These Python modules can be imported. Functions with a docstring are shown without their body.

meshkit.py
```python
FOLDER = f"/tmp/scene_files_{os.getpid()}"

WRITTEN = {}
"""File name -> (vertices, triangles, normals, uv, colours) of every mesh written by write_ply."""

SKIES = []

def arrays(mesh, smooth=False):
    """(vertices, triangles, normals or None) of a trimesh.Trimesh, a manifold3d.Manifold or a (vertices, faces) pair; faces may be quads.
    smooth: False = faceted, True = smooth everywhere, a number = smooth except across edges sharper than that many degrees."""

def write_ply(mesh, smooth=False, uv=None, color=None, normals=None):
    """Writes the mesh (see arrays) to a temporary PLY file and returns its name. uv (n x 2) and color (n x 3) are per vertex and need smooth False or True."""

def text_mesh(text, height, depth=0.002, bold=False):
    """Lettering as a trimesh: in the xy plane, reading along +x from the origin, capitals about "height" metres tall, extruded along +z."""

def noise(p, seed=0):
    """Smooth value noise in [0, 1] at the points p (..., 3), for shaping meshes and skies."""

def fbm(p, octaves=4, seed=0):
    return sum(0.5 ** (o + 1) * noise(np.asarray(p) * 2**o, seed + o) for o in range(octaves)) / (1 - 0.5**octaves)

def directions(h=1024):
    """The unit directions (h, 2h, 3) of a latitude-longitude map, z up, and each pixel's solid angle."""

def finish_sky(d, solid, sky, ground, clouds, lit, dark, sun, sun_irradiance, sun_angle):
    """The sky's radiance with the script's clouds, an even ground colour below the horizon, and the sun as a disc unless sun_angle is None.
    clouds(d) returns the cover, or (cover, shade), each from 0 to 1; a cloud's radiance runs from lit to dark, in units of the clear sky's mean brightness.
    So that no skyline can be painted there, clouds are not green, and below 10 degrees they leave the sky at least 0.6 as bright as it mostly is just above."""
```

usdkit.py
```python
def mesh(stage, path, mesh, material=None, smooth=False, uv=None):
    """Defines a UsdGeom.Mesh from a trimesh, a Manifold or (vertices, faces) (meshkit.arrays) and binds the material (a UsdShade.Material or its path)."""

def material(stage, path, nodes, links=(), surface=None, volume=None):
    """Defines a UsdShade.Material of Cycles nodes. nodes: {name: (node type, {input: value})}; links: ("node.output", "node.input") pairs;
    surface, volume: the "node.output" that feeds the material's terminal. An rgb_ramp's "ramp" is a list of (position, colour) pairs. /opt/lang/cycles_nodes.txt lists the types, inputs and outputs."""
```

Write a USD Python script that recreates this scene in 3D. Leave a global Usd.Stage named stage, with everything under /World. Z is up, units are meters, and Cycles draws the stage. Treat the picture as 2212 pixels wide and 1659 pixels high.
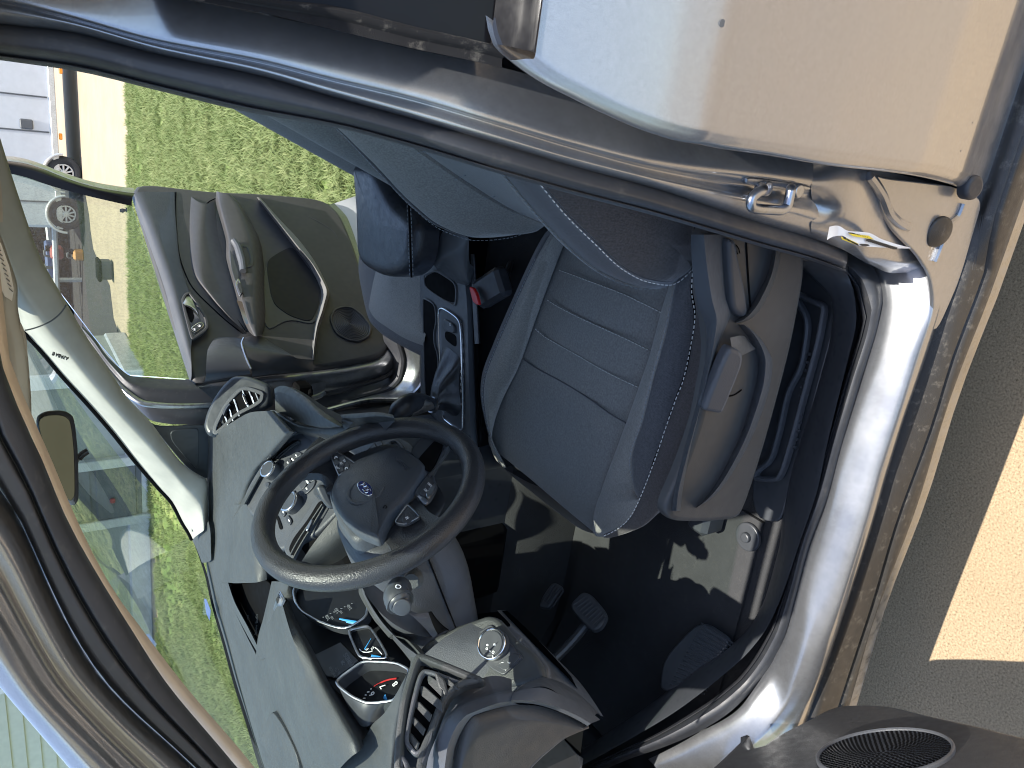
import math, random
import numpy as np, trimesh, usdkit, meshkit
import shapely.geometry as sg
from scipy.interpolate import PchipInterpolator
from pxr import Usd, UsdGeom, UsdLux, UsdShade, Gf, Sdf, Vt
random.seed(7); RNG = np.random.default_rng(7)
stage = Usd.Stage.CreateInMemory()
UsdGeom.SetStageUpAxis(stage, UsdGeom.Tokens.z); UsdGeom.SetStageMetersPerUnit(stage, 1.0)
UsdGeom.Xform.Define(stage, '/World'); UsdGeom.Scope.Define(stage, '/World/Looks')
# ------------------------------------------------------------------ camera (phone held sideways: the picture is rolled by 90 degrees)
# world: +x towards the car's rear, +y across the car to the passenger side, z up
EXPOSURE, SUN_I, SKY_S = 1.45, 1.0, 0.15
SUN = np.array([0.16, -0.065, 1.0]); SUN /= np.linalg.norm(SUN)
CAM = np.array([0.0, -0.434, 1.60]); FPX = 1661.0
def cam_axes(p, roll, yaw):
    p, roll, yaw = np.radians([p, roll, yaw])
    f = np.array([np.sin(yaw)*np.cos(p), np.cos(yaw)*np.cos(p), -np.sin(p)])
    r0 = np.array([np.cos(yaw), -np.sin(yaw), 0]); d0 = np.cross(f, r0)
    return np.array([np.cos(roll)*r0+np.sin(roll)*d0, -np.sin(roll)*r0+np.cos(roll)*d0, f])
CR = cam_axes(34.3, 5.8, -23.9)
cam = UsdGeom.Camera.Define(stage, '/World/camera')
M = np.eye(4); M[0,:3] = CR[1]; M[1,:3] = CR[0]; M[2,:3] = -CR[2]; M[3,:3] = CAM
cam.AddTransformOp().Set(Gf.Matrix4d(M.tolist()))
cam.CreateFocalLengthAttr(26.0); cam.CreateHorizontalApertureAttr(26.0*2212/FPX); cam.CreateVerticalApertureAttr(26.0*1659/FPX)
cam.CreateClippingRangeAttr(Gf.Vec2f(0.02, 2000)); cam.CreateExposureAttr(EXPOSURE)
# ------------------------------------------------------------------ sky and sun
usdkit.material(stage, '/World/Looks/sky_look', {'s': ('sky_texture', dict(sky_type='single_scattering', sun_disc=False, sun_elevation=float(np.arcsin(SUN[2])), sun_rotation=float(np.arctan2(SUN[0], SUN[1])), air_density=1.0, aerosol_density=1.0)), 'b': ('background_shader', dict(strength=SKY_S))}, [('s.color', 'b.color')], surface='b.background')
dome = UsdLux.DomeLight.Define(stage, '/World/sky')
UsdShade.MaterialBindingAPI.Apply(dome.GetPrim()).Bind(UsdShade.Material.Get(stage, '/World/Looks/sky_look'))
dome.GetPrim().SetCustomDataByKey('kind', 'structure')
sun = UsdLux.DistantLight.Define(stage, '/World/sun')
sun.CreateIntensityAttr(SUN_I); sun.CreateAngleAttr(0.5); sun.CreateNormalizeAttr(True); sun.CreateColorAttr(Gf.Vec3f(1, .95, .87))
def basis(z):
    z = np.asarray(z, float)/np.linalg.norm(z); a = np.array([0, 0, 1.0]) if abs(z[2]) < .9 else np.array([1.0, 0, 0])
    x = np.cross(a, z); x /= np.linalg.norm(x); return x, np.cross(z, x), z
bx_, by_, bz_ = basis(SUN); SM = np.eye(4); SM[0,:3], SM[1,:3], SM[2,:3] = bx_, by_, bz_
sun.AddTransformOp().Set(Gf.Matrix4d(SM.tolist()))
# ------------------------------------------------------------------ materials
LK = {}
def mat(name, nodes, links, surface='p.BSDF', volume=None):
    LK[name] = usdkit.material(stage, '/World/Looks/'+name, nodes, links, surface=surface, volume=volume); return LK[name]
def plastic(name, col, rough=.5, grain=0, gsize=900, var=.12, metallic=0, coat=0, spec=.5, vscale=9, rvar=.08, sheen=0, dust=0):
    n = {'g': ('geometry', {}), 'n1': ('noise_texture', dict(scale=vscale, detail=5., roughness=.6)), 'r': ('rgb_ramp', dict(ramp=[(.3, tuple(c*(1-var) for c in col)), (.7, tuple(min(1, c*(1+var)) for c in col))])),
         'm': ('map_range', dict(from_min=.3, from_max=.7, to_min=max(.02, rough-rvar), to_max=min(1, rough+rvar))), 'n3': ('noise_texture', dict(scale=vscale*7, detail=4.)),
         'p': ('principled_bsdf', dict(metallic=metallic, coat_weight=coat, specular_ior_level=spec, sheen_weight=sheen))}
    l = [('g.position', 'n1.vector'), ('n1.fac', 'r.fac'), ('g.position', 'n3.vector'), ('n3.fac', 'm.value'), ('m.result', 'p.roughness')]
    if dust:
        n['d'] = ('noise_texture', dict(scale=60., detail=8., roughness=.75)); n['dr'] = ('rgb_ramp', dict(ramp=[(.55, (0, 0, 0)), (.72, (dust,)*3)])); n['dm'] = ('mix_color', dict(b=(.33, .3, .25)))
        l += [('g.position', 'd.vector'), ('d.fac', 'dr.fac'), ('r.color', 'dm.a'), ('dr.color', 'dm.fac'), ('dm.result', 'p.base_color')]
    else: l += [('r.color', 'p.base_color')]
    if grain:
        n['v'] = ('voronoi_texture', dict(scale=float(gsize))); n['n2'] = ('noise_texture', dict(scale=float(gsize)*.6, detail=2.)); n['mm'] = ('math', dict(math_type='add')); n['b'] = ('bump', dict(strength=float(grain), distance=.0006))
        l += [('g.position', 'v.vector'), ('g.position', 'n2.vector'), ('v.distance', 'mm.value1'), ('n2.fac', 'mm.value2'), ('mm.value', 'b.height'), ('b.normal', 'p.normal')]
    return mat(name, n, l)
# silver metallic paint with flakes under a clear coat, road dust on it
mat('silver_paint', {'g': ('geometry', {}), 'n': ('noise_texture', dict(scale=2600., detail=1.)), 'r': ('rgb_ramp', dict(ramp=[(.35, (.20, .205, .215)), (.65, (.37, .38, .395))])), 'n2': ('noise_texture', dict(scale=7., detail=6., roughness=.65)), 'm': ('map_range', dict(from_min=.35, from_max=.7, to_min=.24, to_max=.36)),
    'b': ('bump', dict(strength=.10, distance=.0005)), 'p': ('principled_bsdf', dict(metallic=.82, coat_weight=.85, coat_roughness=.045))},
    [('g.position', 'n.vector'), ('n.fac', 'r.fac'), ('r.color', 'p.base_color'), ('g.position', 'n2.vector'), ('n2.fac', 'm.value'), ('m.result', 'p.roughness'), ('n.fac', 'b.height'), ('b.normal', 'p.normal')])
plastic('rubber', (.028, .030, .035), .5, grain=.15, gsize=1200, dust=.10)
plastic('felt', (.012, .012, .013), .9, grain=.4, gsize=1800, dust=.35, spec=.2)
plastic('gloss_black', (.008, .008, .009), .10, coat=1, rvar=.04)
plastic('dash_plastic', (.046, .049, .049), .52, grain=.55, gsize=620, spec=.45)
plastic('dash_dark', (.060, .064, .072), .50, grain=.45, gsize=620, spec=.45)
plastic('dash_satin', (.042, .046, .052), .38, grain=.06, gsize=1500)
plastic('door_trim', (.045, .044, .044), .52, grain=.35, gsize=700)
plastic('console_plastic', (.075, .079, .086), .48, grain=.25, gsize=900)
plastic('valance_plastic', (.062, .062, .062), .48, grain=.3, gsize=900)
plastic('wheel_leather', (.026, .027, .030), .40, grain=.7, gsize=480, spec=.5)
plastic('hub_plastic', (.050, .056, .064), .46, grain=.6, gsize=560)
plastic('boot_leather', (.022, .024, .030), .36, grain=.4, gsize=700)
plastic('beige_trim', (.50, .44, .37), .8, grain=.25, gsize=1500, spec=.2)
plastic('pillar_trim', (.39, .375, .335), .75, grain=.25, gsize=1500, spec=.25)
plastic('carpet', (.045, .046, .048), .95, grain=1., gsize=900, spec=.1, dust=.05)
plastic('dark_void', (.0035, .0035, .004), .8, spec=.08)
plastic('cladding', (.027, .025, .023), .46, grain=.3, gsize=900, dust=.28)
plastic('gauge_face', (.008, .009, .011), .5, spec=.25)
plastic('chrome', (.75, .75, .76), .16, metallic=1, rvar=.05)
plastic('satin_metal', (.36, .37, .39), .34, metallic=1)
plastic('steel', (.34, .37, .43), .32, metallic=1)
plastic('button_dark', (.040, .043, .050), .42, grain=.1, gsize=1500)
plastic('white_print', (.75, .75, .74), .6)
plastic('grey_print', (.16, .17, .18), .6)
plastic('red_plastic', (.52, .02, .02), .38)
plastic('blue_needle', (.03, .25, .55), .4)
plastic('emblem_blue', (.006, .012, .09), .18, coat=1)
plastic('paper_white', (.72, .72, .71), .7)
plastic('label_yellow', (.70, .52, .03), .6)
plastic('black_ink', (.02, .02, .02), .7)
plastic('thread', (.62, .62, .60), .8)
plastic('thread_dim', (.22, .24, .26), .8)
plastic('pale_paint', (.52, .53, .54), .4, var=.05)
plastic('tyre', (.02, .02, .02), .8, dust=.2)
plastic('alloy', (.55, .54, .52), .35, metallic=.6)
plastic('orange_lens', (.75, .25, .02), .3)
plastic('red_lens', (.55, .03, .03), .3)
plastic('trim_grey', (.15, .15, .145), .5, grain=.3, gsize=700)
plastic('galvanised', (.42, .43, .44), .45, metallic=.5)
plastic('box_grey', (.08, .085, .09), .6)
plastic('blue_tarp', (.06, .09, .20), .6)
plastic('lane_concrete', (.29, .232, .158), .9, grain=.4, gsize=120, var=.10, vscale=2.2)
plastic('window_black', (.006, .006, .007), .18, spec=.12, rvar=.05)
plastic('faded_red', (.26, .05, .045), .6)
plastic('faded_orange', (.42, .20, .05), .6)
plastic('dark_gravel', (.026, .024, .026), .9, grain=1., gsize=50, var=.4, vscale=14)
plastic('siding_paint', (.42, .44, .36), .6, var=.06)
plastic('wall_cream', (.25, .265, .25), .7, var=.05)
plastic('roof_shingle', (.10, .09, .085), .9, grain=.6, gsize=60)
# woven seat cloth
def cloth(name, col, wave=900., rot=.5, dist=.0004):
    return mat(name, {'g': ('geometry', {}), 'mp': ('mapping', dict(rotation=(.3, .2, rot), scale=(1, 1, 1))), 'w': ('wave_texture', dict(scale=wave/6.0)), 'n': ('noise_texture', dict(scale=700., detail=3.)), 'n1': ('noise_texture', dict(scale=340., detail=8., roughness=.75)),
        'r': ('rgb_ramp', dict(ramp=[(.36, tuple(c*.72 for c in col)), (.62, tuple(c*1.28 for c in col))])), 'a': ('math', dict(math_type='add')), 'b': ('bump', dict(strength=.5, distance=dist)), 'p': ('principled_bsdf', dict(roughness=.85, sheen_weight=.25, sheen_roughness=.4, specular_ior_level=.2))},
        [('g.position', 'mp.vector'), ('mp.vector', 'w.vector'), ('g.position', 'n.vector'), ('g.position', 'n1.vector'), ('n1.fac', 'r.fac'), ('r.color', 'p.base_color'), ('w.fac', 'a.value1'), ('n.fac', 'a.value2'), ('a.value', 'b.height'), ('b.normal', 'p.normal')])
cloth('seat_cloth', (.212, .206, .192)); cloth('seat_centre_cloth', (.186, .185, .177), rot=.1); cloth('bolster_cloth', (.078, .078, .083), rot=1.0); cloth('side_cloth', (.072, .066, .065), rot=.8)
# glass panes
def pane(name, tint, ior=1.5, dirt=.0, dscale=40., dcol=(.6, .6, .55)):
    n = {'t': ('transparent_bsdf', dict(color=tint)), 'gl': ('glossy_bsdf', dict(roughness=.01, color=(1, 1, 1))), 'f': ('fresnel', dict(IOR=ior)), 'x': ('mix_closure', {})}
    l = [('t.BSDF', 'x.closure1'), ('gl.BSDF', 'x.closure2'), ('f.fac', 'x.fac')]; s = 'x.closure'
    if dirt:
        n |= {'g': ('geometry', {}), 'no': ('noise_texture', dict(scale=dscale, detail=9., roughness=.8)), 'ra': ('rgb_ramp', dict(ramp=[(.46, (dirt*.25,)*3), (.58, (dirt,)*3)])), 'd': ('diffuse_bsdf', dict(color=dcol)), 'y': ('mix_closure', {})}
        l += [('g.position', 'no.vector'), ('no.fac', 'ra.fac'), ('ra.color', 'y.fac'), ('x.closure', 'y.closure1'), ('d.BSDF', 'y.closure2')]; s = 'y.closure'
    mat(name, n, l, surface=s)
pane('windshield_glass', (.76, .84, .78), ior=1.22, dirt=.10, dscale=30.); pane('window_glass', (.72, .80, .70), dirt=.26, dscale=130., dcol=(.10, .10, .098)); pane('privacy_glass', (.05, .055, .06)); pane('lens_clear', (.86, .87, .9))
mat('mirror_glass', {'m': ('glossy_bsdf', dict(roughness=.015, color=(.085, .11, .105)))}, [], surface='m.BSDF')
# ground
mat('concrete', {'g': ('geometry', {}), 'n': ('noise_texture', dict(scale=1.1, detail=8., roughness=.65)), 'r': ('rgb_ramp', dict(ramp=[(.3, (.27, .200, .122)), (.7, (.35, .262, .165))])), 'v': ('noise_texture', dict(scale=230., detail=5., roughness=.75)), 'r2': ('rgb_ramp', dict(ramp=[(.34, (.36, .35, .34)), (.44, (.80, .79, .78)), (.55, (1.0, 1.0, 1.0)), (.68, (1.28, 1.26, 1.22))])), 'm': ('mix_color', dict(blend_type='multiply', fac=1.0)), 'b': ('bump', dict(strength=.6, distance=.002)), 'p': ('principled_bsdf', dict(roughness=.9, specular_ior_level=.2))},
    [('g.position', 'n.vector'), ('n.fac', 'r.fac'), ('g.position', 'v.vector'), ('v.fac', 'r2.fac'), ('r.color', 'm.a'), ('r2.color', 'm.b'), ('m.result', 'p.base_color'), ('v.fac', 'b.height'), ('b.normal', 'p.normal')])
mat('soil_turf', {'g': ('geometry', {}), 'n': ('noise_texture', dict(scale=1.6, detail=9., roughness=.7)), 'r': ('rgb_ramp', dict(ramp=[(.3, (.07, .115, .03)), (.5, (.13, .18, .055)), (.72, (.27, .24, .11))])), 'p': ('principled_bsdf', dict(roughness=.95, specular_ior_level=.1))}, [('g.position', 'n.vector'), ('n.fac', 'r.fac'), ('r.color', 'p.base_color')])
def leafmat(name, c0, c1, c2):
    mat(name, {'o': ('object_info', {}), 'g': ('geometry', {}), 'n': ('noise_texture', dict(scale=2.2, detail=6.)), 'rm': ('math', dict(math_type='add')), 'a': ('math', dict(math_type='multiply_add', value2=.42)), 'ms': ('math', dict(math_type='multiply', value2=.30)), 'r': ('rgb_ramp', dict(ramp=[(.25, c0), (.6, c1), (.95, c2)])), 'd': ('principled_bsdf', dict(roughness=.6, specular_ior_level=.25)), 't': ('translucent_bsdf', {}), 'x': ('mix_closure', dict(fac=.35))},
        [('g.position', 'n.vector'), ('n.fac', 'ms.value1'), ('o.random', 'rm.value1'), ('g.random_per_island', 'rm.value2'), ('rm.value', 'a.value1'), ('ms.value', 'a.value3'), ('a.value', 'r.fac'), ('r.color', 'd.base_color'), ('r.color', 't.color'), ('d.BSDF', 'x.closure1'), ('t.BSDF', 'x.closure2')], surface='x.closure')
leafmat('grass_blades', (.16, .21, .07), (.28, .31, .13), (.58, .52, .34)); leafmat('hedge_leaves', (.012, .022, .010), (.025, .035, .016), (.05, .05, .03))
# ------------------------------------------------------------------ prims
USED = {}
def numbered(parent, name):
    k = (parent, name); USED[k] = USED.get(k, 0)+1
    return f'{parent}/{name}' if USED[k] == 1 else f'{parent}/{name}_{USED[k]-1:03d}'
def tag(p, label=None, cat=None, group=None, kind=None):
    for k, v in (('label', label), ('category', cat), ('group', group), ('kind', kind)):
        if v: p.SetCustomDataByKey(k, v)
    return p
def thing(name, label, cat, group=None, loc=(0, 0, 0)):
    x = UsdGeom.Xform.Define(stage, numbered('/World', name))
    if any(loc): x.AddTranslateOp().Set(Gf.Vec3d(*map(float, loc)))
    return tag(x.GetPrim(), label, cat, group)
def obj(name, mesh, material, parent=None, label=None, kind=None, smooth=35):
    if isinstance(mesh, list): mesh = cat_(mesh)
    path = numbered(str(parent.GetPath()) if parent else '/World', name)
    return tag(usdkit.mesh(stage, path, mesh, LK[material], smooth=smooth).GetPrim(), label, kind=kind)
def cat_(ms): return trimesh.util.concatenate([m for m in ms if m is not None])
def TM(v, f): return trimesh.Trimesh(np.asarray(v, float), np.asarray(f, int), process=False)
# ------------------------------------------------------------------ points: a sight line of the photograph met with a real plane of the car
BZ = ([.0, .3, .45, .5, .8, 1.1, 1.25, 1.4, 1.56, 1.7], [.10, .10, .09, .075, .045, .035, .06, .11, .18, .24])
def ray(x, y):
    w = np.array([829.5-y, x-1106, FPX])@CR; return w/np.linalg.norm(w)
def D(x, y, X=None, Y=None, Z=None, b=None, pl=None):
    d = ray(x, y)
    if X is not None: return CAM+d*(X-CAM[0])/d[0]
    if Y is not None: return CAM+d*(Y-CAM[1])/d[1]
    if Z is not None: return CAM+d*(Z-CAM[2])/d[2]
    if pl is not None: return CAM+d*(np.dot(pl[0]-CAM, pl[1])/np.dot(d, pl[1]))
    t = .6/d[1]
    for _ in range(40):
        z = CAM[2]+d[2]*t; t = .5*t+.5*(np.interp(z, *BZ)+b-CAM[1])/d[1]
    return CAM+d*t
def L(pts, **k):
    """a polyline; a point may carry its own value for the plane given as key=None"""
    key = next(iter(k)); out = []
    for p in pts: out.append(D(p[0], p[1], **{key: (p[2] if len(p) > 2 else k[key])}))
    return np.array(out)
def cv(ox, oy, s):      # an enlarged crop's pixel -> picture coordinates
    return lambda *p: [(ox+s*a[0], oy+s*a[1])+tuple(a[2:]) for a in p]
cu = cv(576.0, 603.5, .3747); c1 = cv(0, 0, .3472); c2 = cv(713.2, 0, .3472); c3 = cv(1443.9, 0, .3472); c4 = cv(0, 548.6, .3472); c5 = cv(713.2, 548.6, .3472); c6 = cv(1443.9, 548.6, .3472)
c7 = cv(0, 1110.4, .3472); c8 = cv(713.2, 1110.4, .3472); c9 = cv(1443.9, 1110.4, .3472)
cw = cv(493.7, 850.3, .28108); cd = cv(219.4, 356.6, .34720); cc = cv(548.6, 1234.4, .25599); cm = cv(54.9, 713.2, .26450); cs = cv(905.2, 329.2, .29760); cb = cv(1371.5, 301.7, .27280); cx = cv(0, 438.9, .19840)
# cd: source = 400+.6329*x ; cc: source = 1000+.46664*x
# ------------------------------------------------------------------ meshes
def resample(p, m, closed=False):
    p = np.asarray(p, float)
    if closed: p = np.vstack([p, p[:1]])
    s = np.r_[0, np.cumsum(np.linalg.norm(np.diff(p, axis=0), axis=1)+1e-9)]; s /= s[-1]
    u = np.linspace(0, 1, m+(1 if closed else 0))
    if len(p) == 2: q = p[0]+(p[1]-p[0])*u[:, None]
    elif closed:
        from scipy.interpolate import CubicSpline
        q = CubicSpline(s, p, bc_type='periodic')(u)
    else: q = PchipInterpolator(s, p)(u)
    return q[:-1] if closed else q
def grid_normals(G):
    du, dv = np.gradient(G, axis=0), np.gradient(G, axis=1); n = np.cross(du, dv)
    n /= np.maximum(np.linalg.norm(n, axis=2, keepdims=True), 1e-12)
    if np.median(np.einsum('ijk,ijk->ij', n, CAM-G)) < 0: n = -n
    return n
def quads(a, b, wrap_u=False, wrap_v=False):
    i, j = np.meshgrid(np.arange(a if wrap_u else a-1), np.arange(b if wrap_v else b-1), indexing='ij'); i, j = i.ravel(), j.ravel(); i1, j1 = (i+1) % a, (j+1) % b
    return np.vstack([np.c_[i*b+j, i1*b+j, i1*b+j1], np.c_[i*b+j, i1*b+j1, i*b+j1]])
def loft(rows, m=40, k=4, puff=0, drop=0, thick=0, edge=.07, straight=False, wr=0, wscale=20):
    """surface through the rows; k steps between rows; puffed out, dropped at its borders, given a back"""
    R = np.array([resample(r, m) for r in rows]); n = (len(rows)-1)*k+1; u = np.linspace(0, len(rows)-1, n)
    if len(rows) == 2 or straight: G = np.array([[np.interp(u, np.arange(len(rows)), R[:, j, c]) for c in range(3)] for j in range(m)]).transpose(2, 0, 1)
    else: G = PchipInterpolator(np.arange(len(rows)), R)(u)
    N = grid_normals(G)
    if puff or drop:
        a, c = np.linspace(0, 1, G.shape[0])[:, None], np.linspace(0, 1, G.shape[1])[None]
        e = np.minimum(np.minimum(a, 1-a)/edge, np.minimum(c, 1-c)/(edge*.6)); e = np.clip(e, 0, 1)
        G = G+N*(puff*np.sin(np.pi*a)**.7*np.sin(np.pi*c)**.5-drop*(1-np.sqrt(1-(1-e)**2)))[..., None]
        N = grid_normals(G)
    if wr: G = G+N*((meshkit.fbm(G*wscale, 3)-.5)*wr)[..., None]
    a, b = G.shape[:2]; V, Fc = G.reshape(-1, 3), quads(a, b)
    if thick:
        V2 = (G-N*thick).reshape(-1, 3); o = a*b
        ring = np.r_[np.arange(b), np.arange(1, a)*b+b-1, (a-1)*b+np.arange(b-2, -1, -1), np.arange(a-2, 0, -1)*b]; nx = np.roll(ring, -1)
        Fc = np.vstack([Fc, Fc[:, ::-1]+o, np.c_[ring, nx, nx+o], np.c_[ring, nx+o, ring+o]]); V = np.vstack([V, V2])
    return TM(V, Fc)
def ruled(pts, ext, **k):
    p = np.asarray(pts); return loft([p, p+np.asarray(ext, float)], k=1, **k)
def resample_lin(Q, m):
    q = np.vstack([Q, Q[:1]]); s = np.r_[0, np.cumsum(np.linalg.norm(np.diff(q, axis=0), axis=1))]; u = np.linspace(0, s[-1], m+1)[:-1]
    return np.c_[np.interp(u, s, q[:, 0]), np.interp(u, s, q[:, 1])]
def chaikin(Q, it=3):
    Q = np.asarray(Q, float)
    for _ in range(it):
        B = np.roll(Q, -1, 0); Q = np.stack([Q*.82+B*.18, Q*.18+B*.82], 1).reshape(-1, Q.shape[1])
    return Q
def tri2d(P):
    poly = sg.Polygon(P)
    if not poly.is_valid: poly = poly.buffer(0)
    if poly.geom_type != 'Polygon': poly = max(poly.geoms, key=lambda g: g.area)
    v, f = trimesh.creation.triangulate_polygon(poly, engine='earcut'); return np.asarray(v)[:, :2], np.asarray(f)
def pad(out, n=None, h=.006, bev=.0025, m=56, hollow=None, dome=0, sharp=False, steps=4, sink=0):
    """a raised pad with rounded rim on a planar outline (points in order); hollow = rim width for a frame"""
    P = np.asarray(out, float); c = P.mean(0)
    if n is None:
        n = np.linalg.svd(P-c)[2][2]
    n = np.asarray(n, float)/np.linalg.norm(n)
    if np.dot(n, CAM-c) < 0: n = -n
    ex, ey, _ = basis(n); Q = np.c_[(P-c)@ex, (P-c)@ey]
    if not sharp:
        for _ in range(4 if len(Q) < 12 else 3):
            A, B = Q, np.roll(Q, -1, 0); Q = np.stack([A*.82+B*.18, A*.18+B*.82], 1).reshape(-1, 2)
        Q = resample_lin(Q, max(m, 24))
    poly = sg.Polygon(Q).buffer(0)
    if poly.geom_type != 'Polygon': poly = max(poly.geoms, key=lambda g: g.area)
    poly = sg.polygon.orient(poly, 1.0); Q = np.array(poly.exterior.coords)[:-1]; N = len(Q)
    T = np.roll(Q, -1, 0)-np.roll(Q, 1, 0); T /= np.maximum(np.linalg.norm(T, axis=1, keepdims=True), 1e-9); IN = np.c_[-T[:, 1], T[:, 0]]
    prof = [(0, -sink), (0, h-bev)]+[(bev*(1-math.cos(a)), h-bev+bev*math.sin(a)) for a in np.linspace(0, math.pi/2, steps)[1:]]
    if hollow: prof += [(hollow-bev*.6, h), (hollow, h-bev*.6), (hollow, -sink)]
    V, Fc = [], []
    for i_, hh in prof:
        q = Q+IN*i_; V.append(c+q[:, :1]*ex+q[:, 1:]*ey+n*hh)
    k = len(prof); V = np.array(V)
    F0 = quads(k, N, wrap_v=True); Vf = V.reshape(-1, 3)
    if not hollow:
        q = Q+IN*prof[-1][0]
        if dome:
            cen = q.mean(0); rings = []
            S = np.linspace(1, 0, 9)[1:-1]
            for s in S: rr = cen+(q-cen)*s; rings.append(c+rr[:, :1]*ex+rr[:, 1:]*ey+n*(h+dome*(1-s*s)))
            base = (k-1)*N; allv = np.vstack([Vf]+rings+[[c+cen[0]*ex+cen[1]*ey+n*(h+dome)]])
            F1 = quads(len(S)+1, N, wrap_v=True)+base; last = base+len(S)*N; i = np.arange(N)
            F2 = np.c_[last+i, last+(i+1) % N, np.full(N, len(allv)-1)]
            return TM(allv, np.vstack([F0, F1, F2]))
        try:
            v2, f2 = tri2d(q); o = len(Vf); Vf = np.vstack([Vf, c+v2[:, :1]*ex+v2[:, 1:]*ey+n*h]); F0 = np.vstack([F0, f2+o])
        except Exception: pass
    return TM(Vf, F0)
def sheet(out, thick=.002, n=None, m=0):
    P = np.asarray(out, float)
    return pad(P, n=n, h=thick, bev=min(.0006, thick*.3), sharp=(m == 0), m=m or 40, steps=2)
def tube(path, r, n=10, closed=False, m=None, flat=1.0, caps=True):
    p = resample(path, m or max(12, len(path)*4), closed) if m != 0 else np.asarray(path, float); k = len(p)
    r = np.interp(np.linspace(0, 1, k), np.linspace(0, 1, len(np.atleast_1d(r))), np.atleast_1d(r))
    t = np.roll(p, -1, 0)-np.roll(p, 1, 0) if closed else np.gradient(p, axis=0); t /= np.linalg.norm(t, axis=1, keepdims=True)
    u = np.cross(t[0], [.3, .5, .81]); u /= np.linalg.norm(u); a = np.linspace(0, 2*np.pi, n, endpoint=False); V = []
    for i in range(k):
        u = u-t[i]*np.dot(u, t[i]); u /= np.linalg.norm(u); w = np.cross(t[i], u)
        V.append(p[i]+r[i]*(np.cos(a)[:, None]*u+flat*np.sin(a)[:, None]*w))
    F0 = quads(k, n, wrap_u=closed, wrap_v=True); V = np.array(V).reshape(-1, 3)
    if caps and not closed:
        V = np.vstack([V, p[:1], p[-1:]]); i = np.arange(n)
        F0 = np.vstack([F0, np.c_[(i+1) % n, i, np.full(n, k*n)], np.c_[(k-1)*n+i, (k-1)*n+(i+1) % n, np.full(n, k*n+1)]])
    return TM(V, F0)
def box(c, s, R=None, bev=.004):
    """bevelled box; R rows = its axes"""
    import manifold3d as m3
    s = np.asarray(s, float)/2; b = min(bev, s.min()*.9); pts = []
    for sx in (-1, 1):
        for sy in (-1, 1):
            for sz in (-1, 1):
                for ax in range(3):
                    q = s-b; q[ax] = s[ax]; pts.append(q*[sx, sy, sz])
    mm = m3.Manifold.hull_points(np.array(pts)).to_mesh(); v = np.array(mm.vert_properties[:, :3])
    R = np.eye(3) if R is None else np.asarray(R, float)
    return TM(v@R+np.asarray(c, float), mm.tri_verts)
def disc(c, n, r, h, bev=.002, seg=40, dome=0, hollow=None):
    ex, ey, n = basis(n); a = np.linspace(0, 2*np.pi, seg, endpoint=False)
    return pad(np.asarray(c)+r*(np.cos(a)[:, None]*ex+np.sin(a)[:, None]*ey), n=n, h=h, bev=bev, sharp=True, dome=dome, hollow=hollow)
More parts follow.
